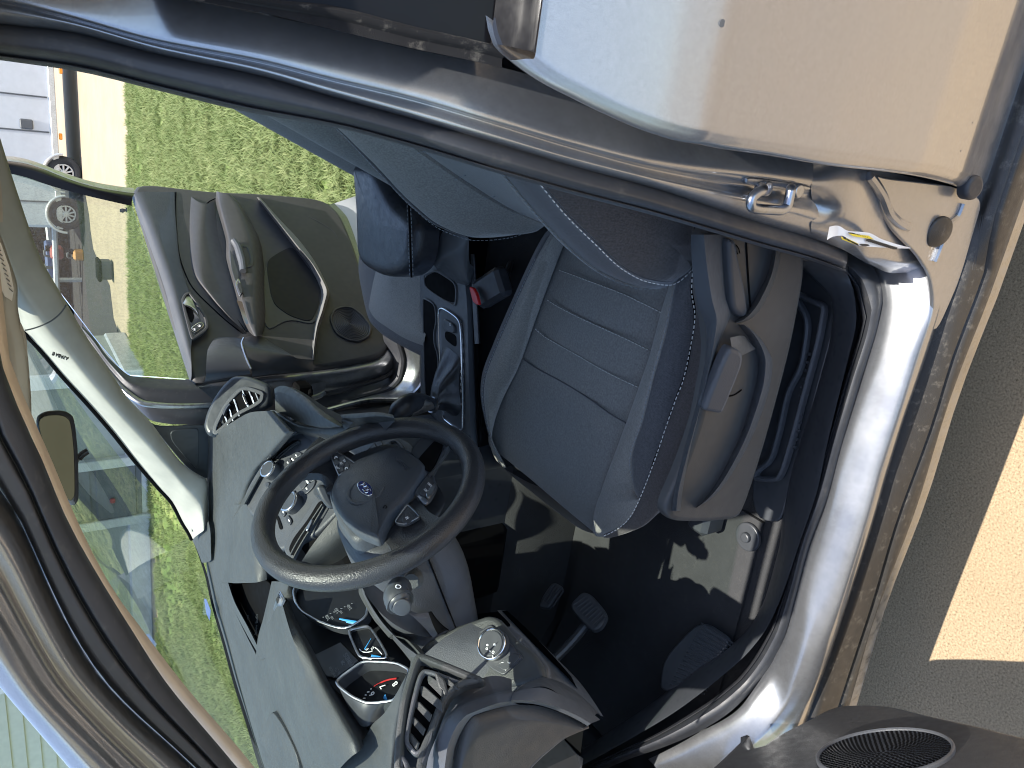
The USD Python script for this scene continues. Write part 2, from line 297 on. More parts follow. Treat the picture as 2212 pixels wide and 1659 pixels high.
def text(s, o, right, up, h, depth=.0006, bold=False, slant=0, squash=1):
    m = meshkit.text_mesh(s, h, depth, bold); v = np.array(m.vertices); v[:, :2] -= (v[:, :2].max(0)+v[:, :2].min(0))/2
    v[:, 0] = v[:, 0]*squash+slant*v[:, 1]
    right = np.asarray(right, float)/np.linalg.norm(right); up = np.asarray(up, float); up = up-right*np.dot(up, right); up /= np.linalg.norm(up); n = np.cross(right, up)
    if np.dot(n, CAM-np.asarray(o)) < 0: up, n = -up, -n
    return TM(np.asarray(o)+v[:, :1]*right+v[:, 1:2]*up+v[:, 2:3]*n, m.faces)
def stitch(path, n=None, dash=.005, gap=.0035, r=.0007, lift=.0008):
    p = np.asarray(path, float); s = np.r_[0, np.cumsum(np.linalg.norm(np.diff(p, axis=0), axis=1))]; f = PchipInterpolator(s, p) if len(p) > 2 else (lambda u: p[0]+(p[1]-p[0])*np.atleast_1d(u)[:, None]/s[-1]); ms = []
    u = 0
    while u+dash < s[-1]:
        q = f(np.array([u, u+dash*.5, u+dash])); d = CAM-q; q = q+(d/np.linalg.norm(d, axis=1, keepdims=True) if n is None else np.asarray(n))*np.array([[0.0003], [lift+.0003], [.0003]]); ms.append(tube(q, r, n=4, m=0, caps=False)); u += dash+gap
    return cat_(ms)
# ================================================================== the setting
def ground_sheet(name, pts, z, m, kind='structure'):
    v2, f2 = tri2d(np.array(pts, float)); o = obj(name, TM(np.c_[v2, np.full(len(v2), z)], f2), LK[m] and m, smooth=False); return tag(o, kind=kind)
tag(ground_sheet('ground', [(-160, -160), (160, -160), (160, 160), (-160, 160)], 0, 'concrete'), 'tan concrete driveway and lane the car stands on')
LAWN = [(-30, -3), (-3.1, -3), (-3.1, 2.05), (12, 2.05), (12, 9.1), (-2.0, 9.72), (-5.2, 10.0), (-5.9, 8.6), (-30, 8.6)]
tag(ground_sheet('lawn_soil', LAWN, .006, 'soil_turf'), 'green lawn base under the grass blades')
def grass():
    g = np.random.default_rng(3); V, F = [], []
    tufts = []
    for t in range(6):
        v, f = [], []
        for _ in range(18):
            a, r = g.uniform(0, 6.28), g.uniform(0, .028); b = np.array([r*np.cos(a), r*np.sin(a), 0]); h = g.uniform(.02, .055); w = g.uniform(.0015, .0032); la = g.uniform(0, 6.28); ln = g.uniform(.3, 1.8)*h
            dr = np.array([np.cos(la), np.sin(la), 0]); sd = np.array([-dr[1], dr[0], 0])*w; o = len(v)
            v += [b-sd, b+sd, b+dr*ln*.35+[0, 0, h*.62]-sd*.8, b+dr*ln*.35+[0, 0, h*.62]+sd*.8, b+dr*ln+[0, 0, h]]; f += [[o, o+1, o+3], [o, o+3, o+2], [o+2, o+3, o+4]]
        tufts.append((np.array(v), np.array(f)))
    pi = UsdGeom.PointInstancer.Define(stage, '/World/lawn_grass'); tag(pi.GetPrim(), 'short sunlit grass of the lawn beyond the car', 'grass', kind='stuff')
    pt = UsdGeom.Scope.Define(stage, '/World/lawn_grass/protos'); paths = []
    for i, (v, f) in enumerate(tufts):
        usdkit.mesh(stage, f'/World/lawn_grass/protos/tuft_{i:03d}', TM(v, f), LK['grass_blades'], smooth=False); paths.append(f'/World/lawn_grass/protos/tuft_{i:03d}')
    poly = sg.Polygon(LAWN); P = []
    while len(P) < 66000:
        d = g.random(); y = 2.1+7.8*d**1.15; x = g.uniform(-9.0, 1.6) if y > 5 else g.uniform(-6.5, 1.5)
        if poly.contains(sg.Point(x, y)): P.append((x, y, .004))
    P = np.array(P); k = meshkit.fbm(np.c_[P[:, :2]*.9, P[:, 2]], 4); keep = g.random(len(P)) < np.clip((k-.30)*6, .25, 1); P, k = P[keep], k[keep]
    a = g.uniform(0, np.pi, len(P)); s = g.uniform(.6, 1.35, len(P))*(.7+k*.7)
    pi.CreatePrototypesRel().SetTargets([Sdf.Path(x) for x in paths]); pi.CreateProtoIndicesAttr(Vt.IntArray.FromNumpy(g.integers(0, 6, len(P)).astype(np.int32)))
    pi.CreatePositionsAttr(Vt.Vec3fArray.FromNumpy(P.astype(np.float32))); pi.CreateScalesAttr(Vt.Vec3fArray.FromNumpy(np.repeat(s[:, None], 3, 1).astype(np.float32)))
    pi.CreateOrientationsAttr(Vt.QuathArray([Gf.Quath(float(np.cos(x)), 0, 0, float(np.sin(x))) for x in a]))
grass()
tag(ground_sheet('lane', [(-40, 8.7), (-6.0, 8.7), (-5.2, 10.05), (-2.0, 9.76), (12, 9.14), (40, 8.7), (40, 24), (-40, 24)], .002, 'lane_concrete'), 'pale concrete lane between lawn and trailer')
gv = [D(x, y, Z=0)[:2] for x, y in ((193, 465), (196, 498), (202, 538), (214, 566), (238, 617), (246, 687), (252, 705), (276, 768), (300, 840))]
tag(ground_sheet('gravel_bed', [tuple(p) for p in gv]+[(gv[-1][0]-1.5, gv[-1][1]+.6), (-22, 24), (-3.0, 24), (gv[0][0]+.4, gv[0][1]+.5)], .004, 'dark_gravel'), 'dark gravel strip beyond the lane')
# ---- white enclosed trailer across the lane
def trailer():
    t = thing('enclosed_trailer', 'white enclosed cargo trailer with tandem wheels parked beyond the lawn', 'trailer'); Y = 14.2; bz = .33
    x0 = D(0, 490, Y=Y)[0]; x1 = 3.2
    obj('body', box(((x0+x1)/2, Y+1.0, bz+.95), (x1-x0, 2.0, 1.9), bev=.05), 'pale_paint', t)
    obj('bottom_rail', box(((x0+x1)/2, Y-.012, bz+.03), (x1-x0+.02, .05, .09), bev=.01), 'alloy', t)
    for y in (60, 206, 282, 358, 434):
        x = D(60, y, Y=Y)[0]; obj('seam_strip', box((x, Y-.006, bz+1.0), (.022, .02, 1.8), bev=.004), 'box_grey', t)
    xw = D(160, 375, Y=Y)[0]; dx = .66
    for k in range(2):
        x = xw-k*dx; c = np.array([x, Y+.02, .265])
        a = np.linspace(0, 2*np.pi, 64, endpoint=False)
        w = obj('wheel', trimesh.creation.torus(.195, .07, transform=trimesh.transformations.rotation_matrix(np.pi/2, [1, 0, 0], [0, 0, 0])@np.eye(4)).apply_translation(c), 'tyre', t)
        spokes = [box(c+[.075*np.cos(q), -.045, .075*np.sin(q)], (.12, .02, .026), R=np.array([[np.cos(q), 0, np.sin(q)], [0, 1, 0], [-np.sin(q), 0, np.cos(q)]]), bev=.004) for q in np.arange(10)*2*np.pi/10]
        obj('rim', spokes+[disc(c+[0, -.035, 0], [0, -1, 0], .145, .012, hollow=.022), disc(c+[0, -.04, 0], [0, -1, 0], .04, .03)], 'alloy', w); obj('brake_drum', disc(c+[0, -.01, 0], [0, -1, 0], .13, .01), 'dark_void', w)
        arch = [(x+.30*np.cos(q), Y-.05, .265+.28*np.sin(q)) for q in np.linspace(0, np.pi, 20)]
        obj('fender', tube(arch, .022, n=8), 'alloy', t)
    for y in (295, 152): obj('marker_light', box(D(131, y, Y=Y-.02), (.10, .03, .05), bev=.01), 'orange_lens', t)
    c = D(57, 268, Y=Y-.01); obj('door_latch', box(c, (.15, .04, .18), bev=.02), 'box_grey', t)
    c = D(47, 130, Y=Y-.006); p = L([(80, 75), (130, 85), (128, 60), (80, 40)], Y=Y-.005); obj('panel_patch', sheet(p, .006), 'galvanised', t)
    # tongue, coupler, jack
    xt = D(160, 690, Y=Y+1)[0]
    obj('tongue', [tube([(x0+.1, Y+.25, .42), (xt, Y+1.0, .40)], .045, n=6), tube([(x0+.1, Y+1.75, .42), (xt, Y+1.0, .40)], .045, n=6)], 'pale_paint', t)
    obj('coupler', box((xt-.1, Y+1, .42), (.3, .11, .12), bev=.03), 'steel', t)
    xj = D(100, 605, Y=Y+.8)[0]; obj('jack', [tube([(xj, Y+.8, .0), (xj, Y+.8, .85)], .04, n=8), box((xj, Y+.8, .92), (.22, .05, .05))], 'galvanised', t)
    return x0
TX0 = trailer()
def loose(name, label, cat, c, s, m, extra=None):
    t = thing(name, label, cat); obj('body', box(c, s, bev=min(s)*.18), m, t)
    if extra: extra(t, c, s)
def canlike(t, c, s):
    obj('cap', disc(np.array(c)+[s[0]*.3, 0, s[2]/2], [0, 0, 1], .05, .06), 'dark_void', t); obj('handle', tube([(c[0]-s[0]*.35, c[1], c[2]+s[2]/2), (c[0]-s[0]*.2, c[1], c[2]+s[2]/2+.08), (c[0]+s[0]*.1, c[1], c[2]+s[2]/2+.08), (c[0]+s[0]*.15, c[1], c[2]+s[2]/2)], .018), 'box_grey', t)
p = D(122, 545, Y=14.8); loose('fuel_can', 'small red can on the trailer tongue seen through the door glass', 'can', p, (.22, .18, .20), 'faded_red', canlike)
p = D(170, 550, Y=14.6); loose('fuel_can', 'small orange can below the red one by the trailer tongue', 'can', p, (.18, .18, .18), 'faded_orange', canlike)
p = D(228, 582, Z=.09); loose('battery_box', 'dark grey lidded box on the concrete by the trailer tongue', 'box', p, (.26, .2, .17), 'box_grey', lambda t, c, s: obj('lid', box(np.array(c)+[0, 0, s[2]/2], (s[0]+.04, s[1]+.04, .05), bev=.015), 'dark_void', t))
p = D(110, 575, Y=15.1); loose('folded_tarp', 'blue folded tarp leaning behind the red can', 'tarp', p, (.9, .2, .16), 'blue_tarp', lambda t, c, s: obj('strap', box(c, (.05, s[1]+.02, s[2]+.02), bev=.004), 'box_grey', t))
# ---- dark hedge behind the trailer tongue
def hedge(name, label, x0, x1, y0, y1, h, n):
    t = thing(name, label, 'hedge'); g = np.random.default_rng(11)
    obj('stems', [tube([(x, (y0+y1)/2+g.uniform(-.2, .2), 0), (x+g.uniform(-.3, .3), (y0+y1)/2, h*.8)], [.03, .01], n=5) for x in np.arange(x0+.2, x1, .5)], 'box_grey', t)
    P = np.c_[g.uniform(x0, x1, n), g.uniform(y0, y1, n), g.uniform(.05, 1, n)**.8*h]; P[:, 2] *= .75+.5*meshkit.fbm(P*1.3, 3); V, F = [], []
    a = g.normal(size=(n, 3)); a /= np.linalg.norm(a, axis=1, keepdims=True); b = np.cross(a, g.normal(size=(n, 3))); b /= np.linalg.norm(b, axis=1, keepdims=True); s = g.uniform(.08, .17, n)[:, None]
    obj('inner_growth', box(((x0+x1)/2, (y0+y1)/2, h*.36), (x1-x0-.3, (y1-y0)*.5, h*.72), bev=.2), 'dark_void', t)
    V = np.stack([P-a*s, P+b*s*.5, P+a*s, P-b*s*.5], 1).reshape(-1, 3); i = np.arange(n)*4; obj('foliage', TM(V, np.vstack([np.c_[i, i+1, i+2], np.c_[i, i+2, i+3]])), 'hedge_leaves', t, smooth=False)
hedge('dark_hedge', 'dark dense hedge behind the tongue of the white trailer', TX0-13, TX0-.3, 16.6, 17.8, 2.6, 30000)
# ---- house seen through the windscreen
def house():
    t = thing('house', 'pale sided house behind the lawn seen through the windscreen', 'house'); Y = 9.0; xr = D(200, 806, Y=Y)[0]; xl = -26
    k = obj('wall', [box(((xr+xl)/2, Y+.7, 1.55), (xr-xl, 1.4, 3.1), bev=.01), box(((xl-9.5)/2, Y+3.2, 1.55), (-9.5-xl, 3.6, 3.1), bev=.01)], 'wall_cream', t)
    obj('foundation', box(((xr+xl)/2, Y+.68, .13), (xr-xl+.06, 1.46, .26), bev=.02), 'galvanised', t)
    xs = D(60, 1560, Y=Y)[0]+.9
    for i in range(17):
        z = .40+i*.165; obj('siding_board', TM([[xl, Y-.002, z+.165], [xs, Y-.002, z+.165], [xs, Y-.028, z], [xl, Y-.028, z], [xl, Y-.002, z], [xs, Y-.002, z]], [[0, 1, 2], [0, 2, 3], [3, 2, 5], [3, 5, 4]]), 'siding_paint', k, smooth=False)
    obj('corner_board', box((xr-.06, Y-.03, 1.55), (.16, .08, 3.1), bev=.01), 'pale_paint', t)
    xa, xb = D(200, 1000, Y=Y)[0], D(200, 1130, Y=Y)[0]
    d = obj('garage_door', box(((xa+xb)/2, Y-.03, 1.12), (abs(xb-xa), .06, 2.05), bev=.005), 'box_grey', t)
    for i in range(4): obj('door_panel', box(((xa+xb)/2, Y-.066, .38+i*.5), (abs(xb-xa)-.12, .02, .44), bev=.008), 'box_grey', d)
    obj('door_frame', [box((x, Y-.05, 1.1), (.12, .1, 2.2), bev=.01) for x in (xa, xb)]+[box(((xa+xb)/2, Y-.052, 2.22), (abs(xb-xa)+.24, .1, .14), bev=.01)], 'galvanised', t)
    c = D(243, 1082, Y=Y-.1); obj('tail_lamp_reflector', box(c, (.06, .04, .06), bev=.012), 'faded_red', t)
    xa, xb = D(250, 1180, Y=Y)[0], D(250, 1420, Y=Y)[0]
    w = obj('window', box(((xa+xb)/2, Y-.03, 1.5), (abs(xb-xa), .05, 1.5), bev=.01), 'privacy_glass', t)
    obj('window_frame', [box((x, Y-.05, 1.5), (.09, .09, 1.6), bev=.01) for x in (xa, (xa+xb)/2, xb)]+[box(((xa+xb)/2, Y-.052, z), (abs(xb-xa)+.09, .09, .09), bev=.01) for z in (.72, 2.28)], 'pale_paint', w)
    obj('roof', TM([[xl-.4, Y-.5, 3.05], [xr+.4, Y-.5, 3.05], [xr+.4, Y+.7, 3.5], [xl-.4, Y+3, 4.6], [xl-.4, Y+6.5, 3.05], [xr+.4, Y+1.9, 3.05], [xl-.4, Y-.5, 2.9], [xr+.4, Y-.5, 2.9]], [[0, 1, 2], [0, 2, 3], [3, 2, 5], [3, 5, 4], [6, 7, 1], [6, 1, 0], [7, 5, 2], [7, 2, 1], [6, 4, 3]]), 'roof_shingle', t, smooth=False)
house()
# ================================================================== the car
car = thing('parked_car', 'silver car with open front doors and dark grey cloth seats, in the foreground', 'car')
def part(name, mesh, m, parent=None, label=None, **k): return obj(name, mesh, m, parent or car, label, **k)
# ---- B-pillar: painted face beside the rear door (rows run down the pillar)
XS = (0, 132, 347, 550, 713, 887, 1060, 1234, 1407, 1519, 1644, 1753, 1813)
ya = (-75, -45, -10, 28, 62, 105, 140, 190, 262, 285, 312, 330, 342)
yb = (-5, 26, 84, 122, 163, 204, 255, 306, 349, 366, 380, 395, 412)
ybb = (6, 36, 94, 133, 174, 216, 267, 320, 366, 388, 408, 425, 440)
yc = (22, 46, 104, 147, 193, 241, 291, 342, 386, 412, 440, 466, 486)
yd = (50, 64, 117, 159, 206, 254, 305, 357, 404, 440, 481, 513, 535)
yf = (128, 146, 195, 243, 271, 316, 368, 417, 462, 494, 531, 561, 583)
def st(ys, b): return L(list(zip(XS, ys)), b=b)
up = np.array([[.14, .24, 1.70]])
def ext(P, d=(.0, .02, .06)): return np.vstack([P[:1]+np.array(d), P])
pil = part('centre_pillar', loft([ext(st(ya, .085)), ext(st(yb, .060)), ext(st(ybb, .072)), ext(st(yc, .062)), ext(st(yd, .078)), ext(st([v+10 for v in yd], .125))], m=90, k=5), 'silver_paint')
# base of the pillar: hinge recess down to the rocker and the foot that turns into the sill
foot = [L([(1813, 342), (1860, 372), (1905, 385), (1985, 392), (2110, 432)], b=.095), L([(1813, 412), (1868, 440), (1905, 505), (1960, 560), (2062, 470)], b=.085),
        L([(1813, 486), (1868, 530), (1912, 565), (1985, 600), (2075, 560)], b=.065), L([(1813, 535), (1868, 566), (1902, 603), (2010, 660), (2062, 600)], b=.062)]
part('pillar_foot', loft([L([(1753, 335, 0.085), (1830, 345), (1905, 368), (1990, 388), (2085, 415)], b=.055), L([(1753, 398, 0.06), (1835, 402), (1890, 450), (1985, 432), (2093, 436)], b=.045),
        L([(1753, 440, 0.072), (1830, 452), (1880, 520), (1950, 560), (2075, 500)], b=.045), L([(1753, 480, 0.063), (1825, 500), (1880, 560), (1965, 575), (2062, 540)], b=.052), L([(1753, 513, 0.078), (1816, 537), (1873, 569), (1935, 590), (2055, 566)], b=.07)], m=50, k=6), 'silver_paint', pil)
part('pillar_base_plate', pad(L([(1880, 375), (1905, 383), (1985, 392), (2055, 402), (2117, 428), (2096, 500), (2066, 604), (2024, 700), (2009, 716), (2008, 680), (2010, 640), (2003, 592), (1972, 545), (1925, 500), (1895, 450)], Y=.103), n=[0, -1, 0], h=.005, bev=.002, m=90), 'silver_paint', pil)
part('base_ridge', tube(L([(2080, 440), (2070, 465), (2046, 490), (2032, 530), (2018, 565)], Y=.097), .0045, n=8), 'silver_paint', pil); part('base_ridge', tube(L([(1878, 380), (1905, 420), (1925, 465), (1962, 490)], Y=.097), .006, n=8), 'silver_paint', pil)
# weatherstrip round the opening: B-pillar, corner, sill, front corner
so = [(1826, 541), (1871, 563), (1899, 600), (1907, 655), (1892, 729), (1861, 826), (1826, 941), (1791, 1069), (1750, 1180), (1722, 1284), (1701, 1360), (1680, 1409), (1638, 1475), (1590, 1527), (1513, 1579), (1444, 1610), (1359, 1640), (1290, 1670)]
si = [(1835, 597), (1850, 620), (1858, 660), (1866, 690), (1852, 745), (1826, 826), (1795, 930), (1757, 1069), (1720, 1180), (1692, 1284), (1672, 1345), (1645, 1400), (1602, 1460), (1555, 1500), (1488, 1545), (1424, 1583), (1345, 1620), (1270, 1655)]
zo = [.52, .51, .50, .495, .49, .49, .49, .49, .49, .49, .49, .49, .50, .53, .57, .60, .63, .65]
LB = L([(a[0], a[1]) for a in so[:1]], b=.08)
def zl(P, off): return np.array([D(p[0], p[1], Z=z+off) for p, z in zip(P, zo)])
mid = [((a[0]+b[0])/2, (a[1]+b[1])/2) for a, b in zip(so, si)]
yem = [(a*.55+b*.45) for a, b in zip(yd, yf)]
R0 = np.vstack([ext(st([v-3 for v in yd], .088)), zl(so, -.004)]); R1 = np.vstack([ext(st([a*.75+b*.25 for a, b in zip(yd, yf)], .070)), zl([(a[0]*.75+b[0]*.25, a[1]*.75+b[1]*.25) for a, b in zip(so, si)], .012)])
R2 = np.vstack([ext(st([a*.4+b*.6 for a, b in zip(yd, yf)], .066)), zl([(a[0]*.4+b[0]*.6, a[1]*.4+b[1]*.6) for a, b in zip(so, si)], .018)]); R2b = np.vstack([ext(st([a*.12+b*.88 for a, b in zip(yd, yf)], .090)), zl([(a[0]*.15+b[0]*.85, a[1]*.15+b[1]*.85) for a, b in zip(so, si)], .004)])
R2c = np.vstack([ext(st([a*.10+b*.90 for a, b in zip(yd, yf)], .082)), zl([(a[0]*.10+b[0]*.90, a[1]*.10+b[1]*.90) for a, b in zip(so, si)], .010)])
R3 = np.vstack([ext(st(yf, .092)), zl(si, .004)]); R4 = np.vstack([ext(st([v+2 for v in yf], .16)), zl([(a[0]-5, a[1]+2) for a in si], -.05)])
part('door_seal', loft([R0, R1, R2, R2b, R2c, R3, R4], m=150, k=3), 'rubber')
# inner scuff plate between the seal and the carpet
sp = [(1722, 549), (1808, 573), (1833, 597), (1847, 645), (1847, 715), (1826, 799), (1784, 972), (1763, 1069), (1725, 1180), (1690, 1284), (1660, 1350), (1620, 1405), (1560, 1460), (1481, 1522), (1355, 1600), (1234, 1665)]
z1 = [.60, .56, .53, .52, .51, .51, .51, .51, .51, .51, .51, .52, .54, .58, .63, .68]
spi = [(1700, 565), (1765, 600), (1800, 640), (1804, 690), (1791, 760), (1766, 850), (1720, 1000), (1700, 1090), (1688, 1185), (1662, 1280), (1630, 1345), (1575, 1402), (1500, 1450), (1420, 1515), (1300, 1595), (1190, 1665)]
z2 = [.62, .53, .50, .48, .47, .47, .47, .47, .47, .47, .47, .48, .50, .54, .60, .66]
zz = lambda P, Z: np.array([D(p[0], p[1], Z=z) for p, z in zip(P, Z)])
part('scuff_plate', loft([zz(sp, [z-.004 for z in z1]), zz([(a[0]*.55+b[0]*.45, a[1]*.55+b[1]*.45) for a, b in zip(sp, spi)], [(a+b)/2+.006 for a, b in zip(z1, z2)]), zz(spi, z2), zz([(a[0]-6, a[1]+2) for a in spi], [z-.06 for z in z2])], m=90, k=5), 'dash_satin')
# ---- sill, rounded over to the black rocker cladding
w0 = [(1888, 565), (1911, 601), (1921, 663), (1899, 774), (1854, 896), (1819, 1010), (1791, 1121), (1756, 1232), (1743, 1305), (1732, 1388), (1701, 1490), (1640, 1585), (1540, 1640), (1440, 1680)]
w1 = [(1965, 535), (2004, 590), (2010, 694), (1986, 764), (1944, 896), (1906, 1010), (1878, 1110), (1850, 1200), (1812, 1319), (1777, 1409), (1743, 1492), (1694, 1579), (1638, 1655), (1600, 1700)]
w2 = [(2040, 575), (2058, 612), (2025, 694), (2003, 764), (1957, 896), (1921, 1010), (1892, 1110), (1866, 1195), (1826, 1319), (1796, 1409), (1766, 1492), (1736, 1579), (1710, 1655), (1690, 1710)]
w00 = [(1873, 560), (1893, 603), (1901, 660), (1884, 740), (1852, 850), (1820, 950), (1784, 1085), (1744, 1190), (1717, 1290), (1697, 1368), (1668, 1425), (1612, 1512), (1500, 1588), (1400, 1640)]
zs = lambda P, z, dz=0: np.array([D(p[0], p[1], Z=z+(dz*max(0, i-10))) for i, p in enumerate(P)])
part('sill', loft([zs(w00, .485, .03), zs([(a[0]*.7+b[0]*.3, a[1]*.7+b[1]*.3) for a, b in zip(w00, w0)], .494, .027), zs(w0, .497, .02), zs([(a[0]*.5+b[0]*.5, a[1]*.5+b[1]*.5) for a, b in zip(w0, w1)], .492, .012), zs(w1, .482, .005), zs([(a[0]*.4+b[0]*.6, a[1]*.4+b[1]*.6) for a, b in zip(w1, w2)], .470), zs(w2, .44)], m=110, k=4), 'silver_paint', label='sunlit silver door sill')
q0 = [(2098, 440), (2069, 583), (2013, 729), (1958, 861), (1892, 1110), (1815, 1340), (1777, 1444), (1732, 1597), (1690, 1720)]; ql = L(q0, Z=.44)
gp = [(2150, 470), (2124, 601), (2060, 770), (2010, 930), (1944, 1110), (1885, 1305), (1826, 1485), (1795, 1580), (1760, 1690)]; gq = L(gp, Y=.085)
bp = [(2180, 520), (2138, 639), (2096, 745), (2055, 854), (1975, 1110), (1895, 1319), (1836, 1520), (1815, 1590), (1780, 1700)]; bq = L(bp, Y=.080)
def xext(P, a, b): return np.vstack([P[:1]+[a, 0, 0], P, P[-1:]+[b, 0, 0]])
ql, gq, bq = xext(ql, 1.2, -.25), xext(gq, 1.2, -.25), xext(bq, 1.2, -.25)
part('rocker_cladding', loft([ql+[0, .012, .012], ql+[0, .004, -.004], ql+[0, -.008, -.012], gq*.5+ql*.5+[0, -.004, 0], gq+[0, 0, .004], gq+[0, .008, -.002], gq+[0, -.003, -.010], bq, bq+[0, .03, -.015], bq+[0, .16, -.01]], m=60, k=3), 'cladding', label='dusty black plastic rocker cladding')
part('rocker_flange', loft([bq+[0, .012, -.012], bq+[0, .010, -.05], bq+[0, .014, -.055]], m=40, k=2), 'satin_metal')
# ---- A-pillar and roof rail on the driver's side
P0 = [(-150, 1285), (-60, 1402), (0, 1485), (75, 1573), (149, 1659), (230, 1755)]; P1 = [(-100, 1200), (-45, 1284), (0, 1353), (59, 1458), (215, 1631), (330, 1745)]
P2 = [(-30, 1000), (35, 1110), (115, 1284), (149, 1353), (215, 1458), (392, 1631), (515, 1745)]; P3 = [(0, 770), (48, 900), (94, 1000), (139, 1110), (222, 1260), (280, 1353), (347, 1458), (490, 1631), (585, 1745)]
P4 = [(20, 770), (62, 880), (110, 990), (160, 1110), (243, 1272), (302, 1353), (392, 1472), (528, 1631), (615, 1745)]
RR = lambda P, Y, dz, dx=1.0: np.vstack([np.array([[dx, .30+dz*.0, 1.66+dz]]), [[.05, Y+.03, 1.63+dz]], L(P, Y=Y)])
p0 = RR(P0, .10, .03); p1 = RR(P1, .095, .012); mixP = lambda a, b, t: [tuple(np.array(resample(np.array(a, float), 7))[i]*(1-t)+np.array(resample(np.array(b, float), 7))[i]*t) for i in range(7)]
pa = part('windscreen_pillar', loft([RR(P0, .13, .06), p0, RR(mixP(P0, P1, .5), .09, .022), p1, RR(mixP(P1, P2, .12), .102, .010), RR(mixP(P1, P2, .30), .108, .004), RR(mixP(P1, P2, .42), .122, 0), RR(mixP(P1, P2, .60), .122, -.004), RR(mixP(P1, P2, .78), .130, -.008), RR(mixP(P1, P2, .92), .150, -.012), RR(P2, .165, -.016)], m=80, k=4), 'silver_paint')
part('pillar_seal', loft([RR(P2, .168, -.014), RR(mixP(P2, P3, .12), .148, -.016), RR(mixP(P2, P3, .38), .150, -.02), RR(mixP(P2, P3, .46), .163, -.024), RR(mixP(P2, P3, .54), .152, -.026), RR(mixP(P2, P3, .90), .165, -.03), RR(P3, .20, -.035)], m=70, k=4), 'rubber', pa)
part('pillar_trim', loft([RR(P3, .212, -.035), RR(mixP(P3, P4, .5), .215, -.04), RR(P4, .235, -.045)], m=60, k=4), 'beige_trim', pa, label='beige inner trim of the driver side windscreen pillar')
# ---- roof, headliner, far side and tail of the body (they shade the cabin)
def slab(name, m, pts, th, parent=None, **k): return part(name, sheet(np.array(pts, float), th, n=k.pop('n', None)), m, parent, **k)
rf = part('roof', loft([[(-.38, .16, 1.655), (-.51, .34, 1.685), (-.56, .92, 1.70), (-.51, 1.48, 1.685), (-.42, 1.68, 1.655)], [(.3, .15, 1.67), (.3, .32, 1.71), (.3, .92, 1.76), (.3, 1.52, 1.71), (.3, 1.69, 1.67)], [(1.3, .18, 1.67), (1.3, .34, 1.71), (1.3, .92, 1.75), (1.3, 1.50, 1.71), (1.3, 1.66, 1.67)], [(2.3, .30, 1.62), (2.3, .92, 1.68), (2.3, 1.54, 1.62)]], m=30, k=6), 'silver_paint')
part('headliner', loft([[(-.40, .27, 1.615), (-.53, .36, 1.63), (-.58, .92, 1.64), (-.53, 1.42, 1.63), (-.44, 1.50, 1.615)], [(.3, .27, 1.63), (.3, .92, 1.67), (.3, 1.52, 1.63)], [(2.3, .33, 1.58), (2.3, .92, 1.62), (2.3, 1.5, 1.58)]], m=20, k=5), 'beige_trim', rf)
part('tailgate', loft([[(2.3, .28, 1.62), (2.3, 1.55, 1.62)], [(2.62, .16, 1.1), (2.62, 1.68, 1.1)], [(2.68, .14, .45), (2.68, 1.70, .45)]], m=16, k=4), 'silver_paint')
part('rear_floor', box((1.3, .92, .40), (2.6, 1.5, .05), bev=.01), 'carpet')
sb = part('rear_bench', loft([[(.42, .35, .50), (.42, 1.5, .50)], [(.46, .35, .72), (.46, 1.5, .72)], [(1.0, .35, .68), (1.0, 1.5, .68)], [(1.22, .35, 1.3), (1.22, 1.5, 1.3)], [(1.34, .35, 1.2), (1.34, 1.5, 1.2)]], m=24, k=5), 'seat_cloth')
PY = 1.60
fr = part('far_rear_door', loft([[(.06, PY+.04, .45), (1.15, PY+.04, .45)], [(.06, PY+.08, .8), (1.15, PY+.08, .8)], [(.06, PY+.04, 1.15), (1.2, PY+.04, 1.15)]], m=16, k=4, thick=.06), 'door_trim')
part('window_frame', [tube([(.06, PY+.04, 1.13), (.09, PY-.04, 1.64)], .045), tube([(.09, PY-.04, 1.64), (1.3, PY-.04, 1.64)], .03), tube([(1.15, PY+.04, 1.15), (1.35, PY-.04, 1.62)], .04)], 'rubber', fr)
slab('window', 'privacy_glass', [(.1, PY+.03, 1.15), (1.18, PY+.03, 1.15), (1.32, PY-.03, 1.62), (.1, PY-.03, 1.62)], .004, fr)
part('far_quarter_panel', loft([[(1.15, PY+.05, .45), (2.6, PY+.03, .45)], [(1.15, PY+.05, 1.15), (2.6, PY+.03, 1.15)], [(1.35, PY-.05, 1.63), (2.3, PY-.05, 1.62)]], m=16, k=4), 'silver_paint')
part('far_centre_pillar', loft([[(-.06, PY+.02, .45), (-.06, PY+.03, 1.0), (.02, PY-.06, 1.62)], [(-.02, PY-.03, .45), (-.02, PY-.02, 1.0), (.05, PY-.09, 1.62)], [(.1, PY, .45), (.1, PY+.01, 1.0), (.12, PY-.05, 1.62)]], m=20, k=4, thick=.04), 'dash_dark')
# ---- rear door on the near side
def Yd(z): return float(np.interp(z, [.40, .52, .60, .75, .95, 1.08, 1.125, 1.16, 1.27, 1.4], [.115, .085, .060, .030, .012, .003, .000, .014, .062, .085]))
def DD(x, y, o=0):
    d = ray(x, y); t = .5/d[1]
    for _ in range(50): t = .5*t+.5*(Yd(CAM[2]+d[2]*t)+o-CAM[1])/d[1]
    return CAM+d*t
fe = [(1156, 124), (1210, 163), (1268, 194), (1373, 243), (1445, 268), (1495, 281), (1531, 288), (1560, 294), (1617, 303), (1756, 324), (1861, 339), (2034, 364), (2108, 386), (2160, 411)]
he = [(1109, 130), (1178, 180), (1240, 212), (1303, 243), (1407, 287), (1481, 308), (1510, 312), (1560, 322), (1652, 335), (1791, 358), (1965, 378), (2051, 397), (2100, 416), (2140, 431)]
def res2(P, n=70): return resample(np.array(P, float), n)
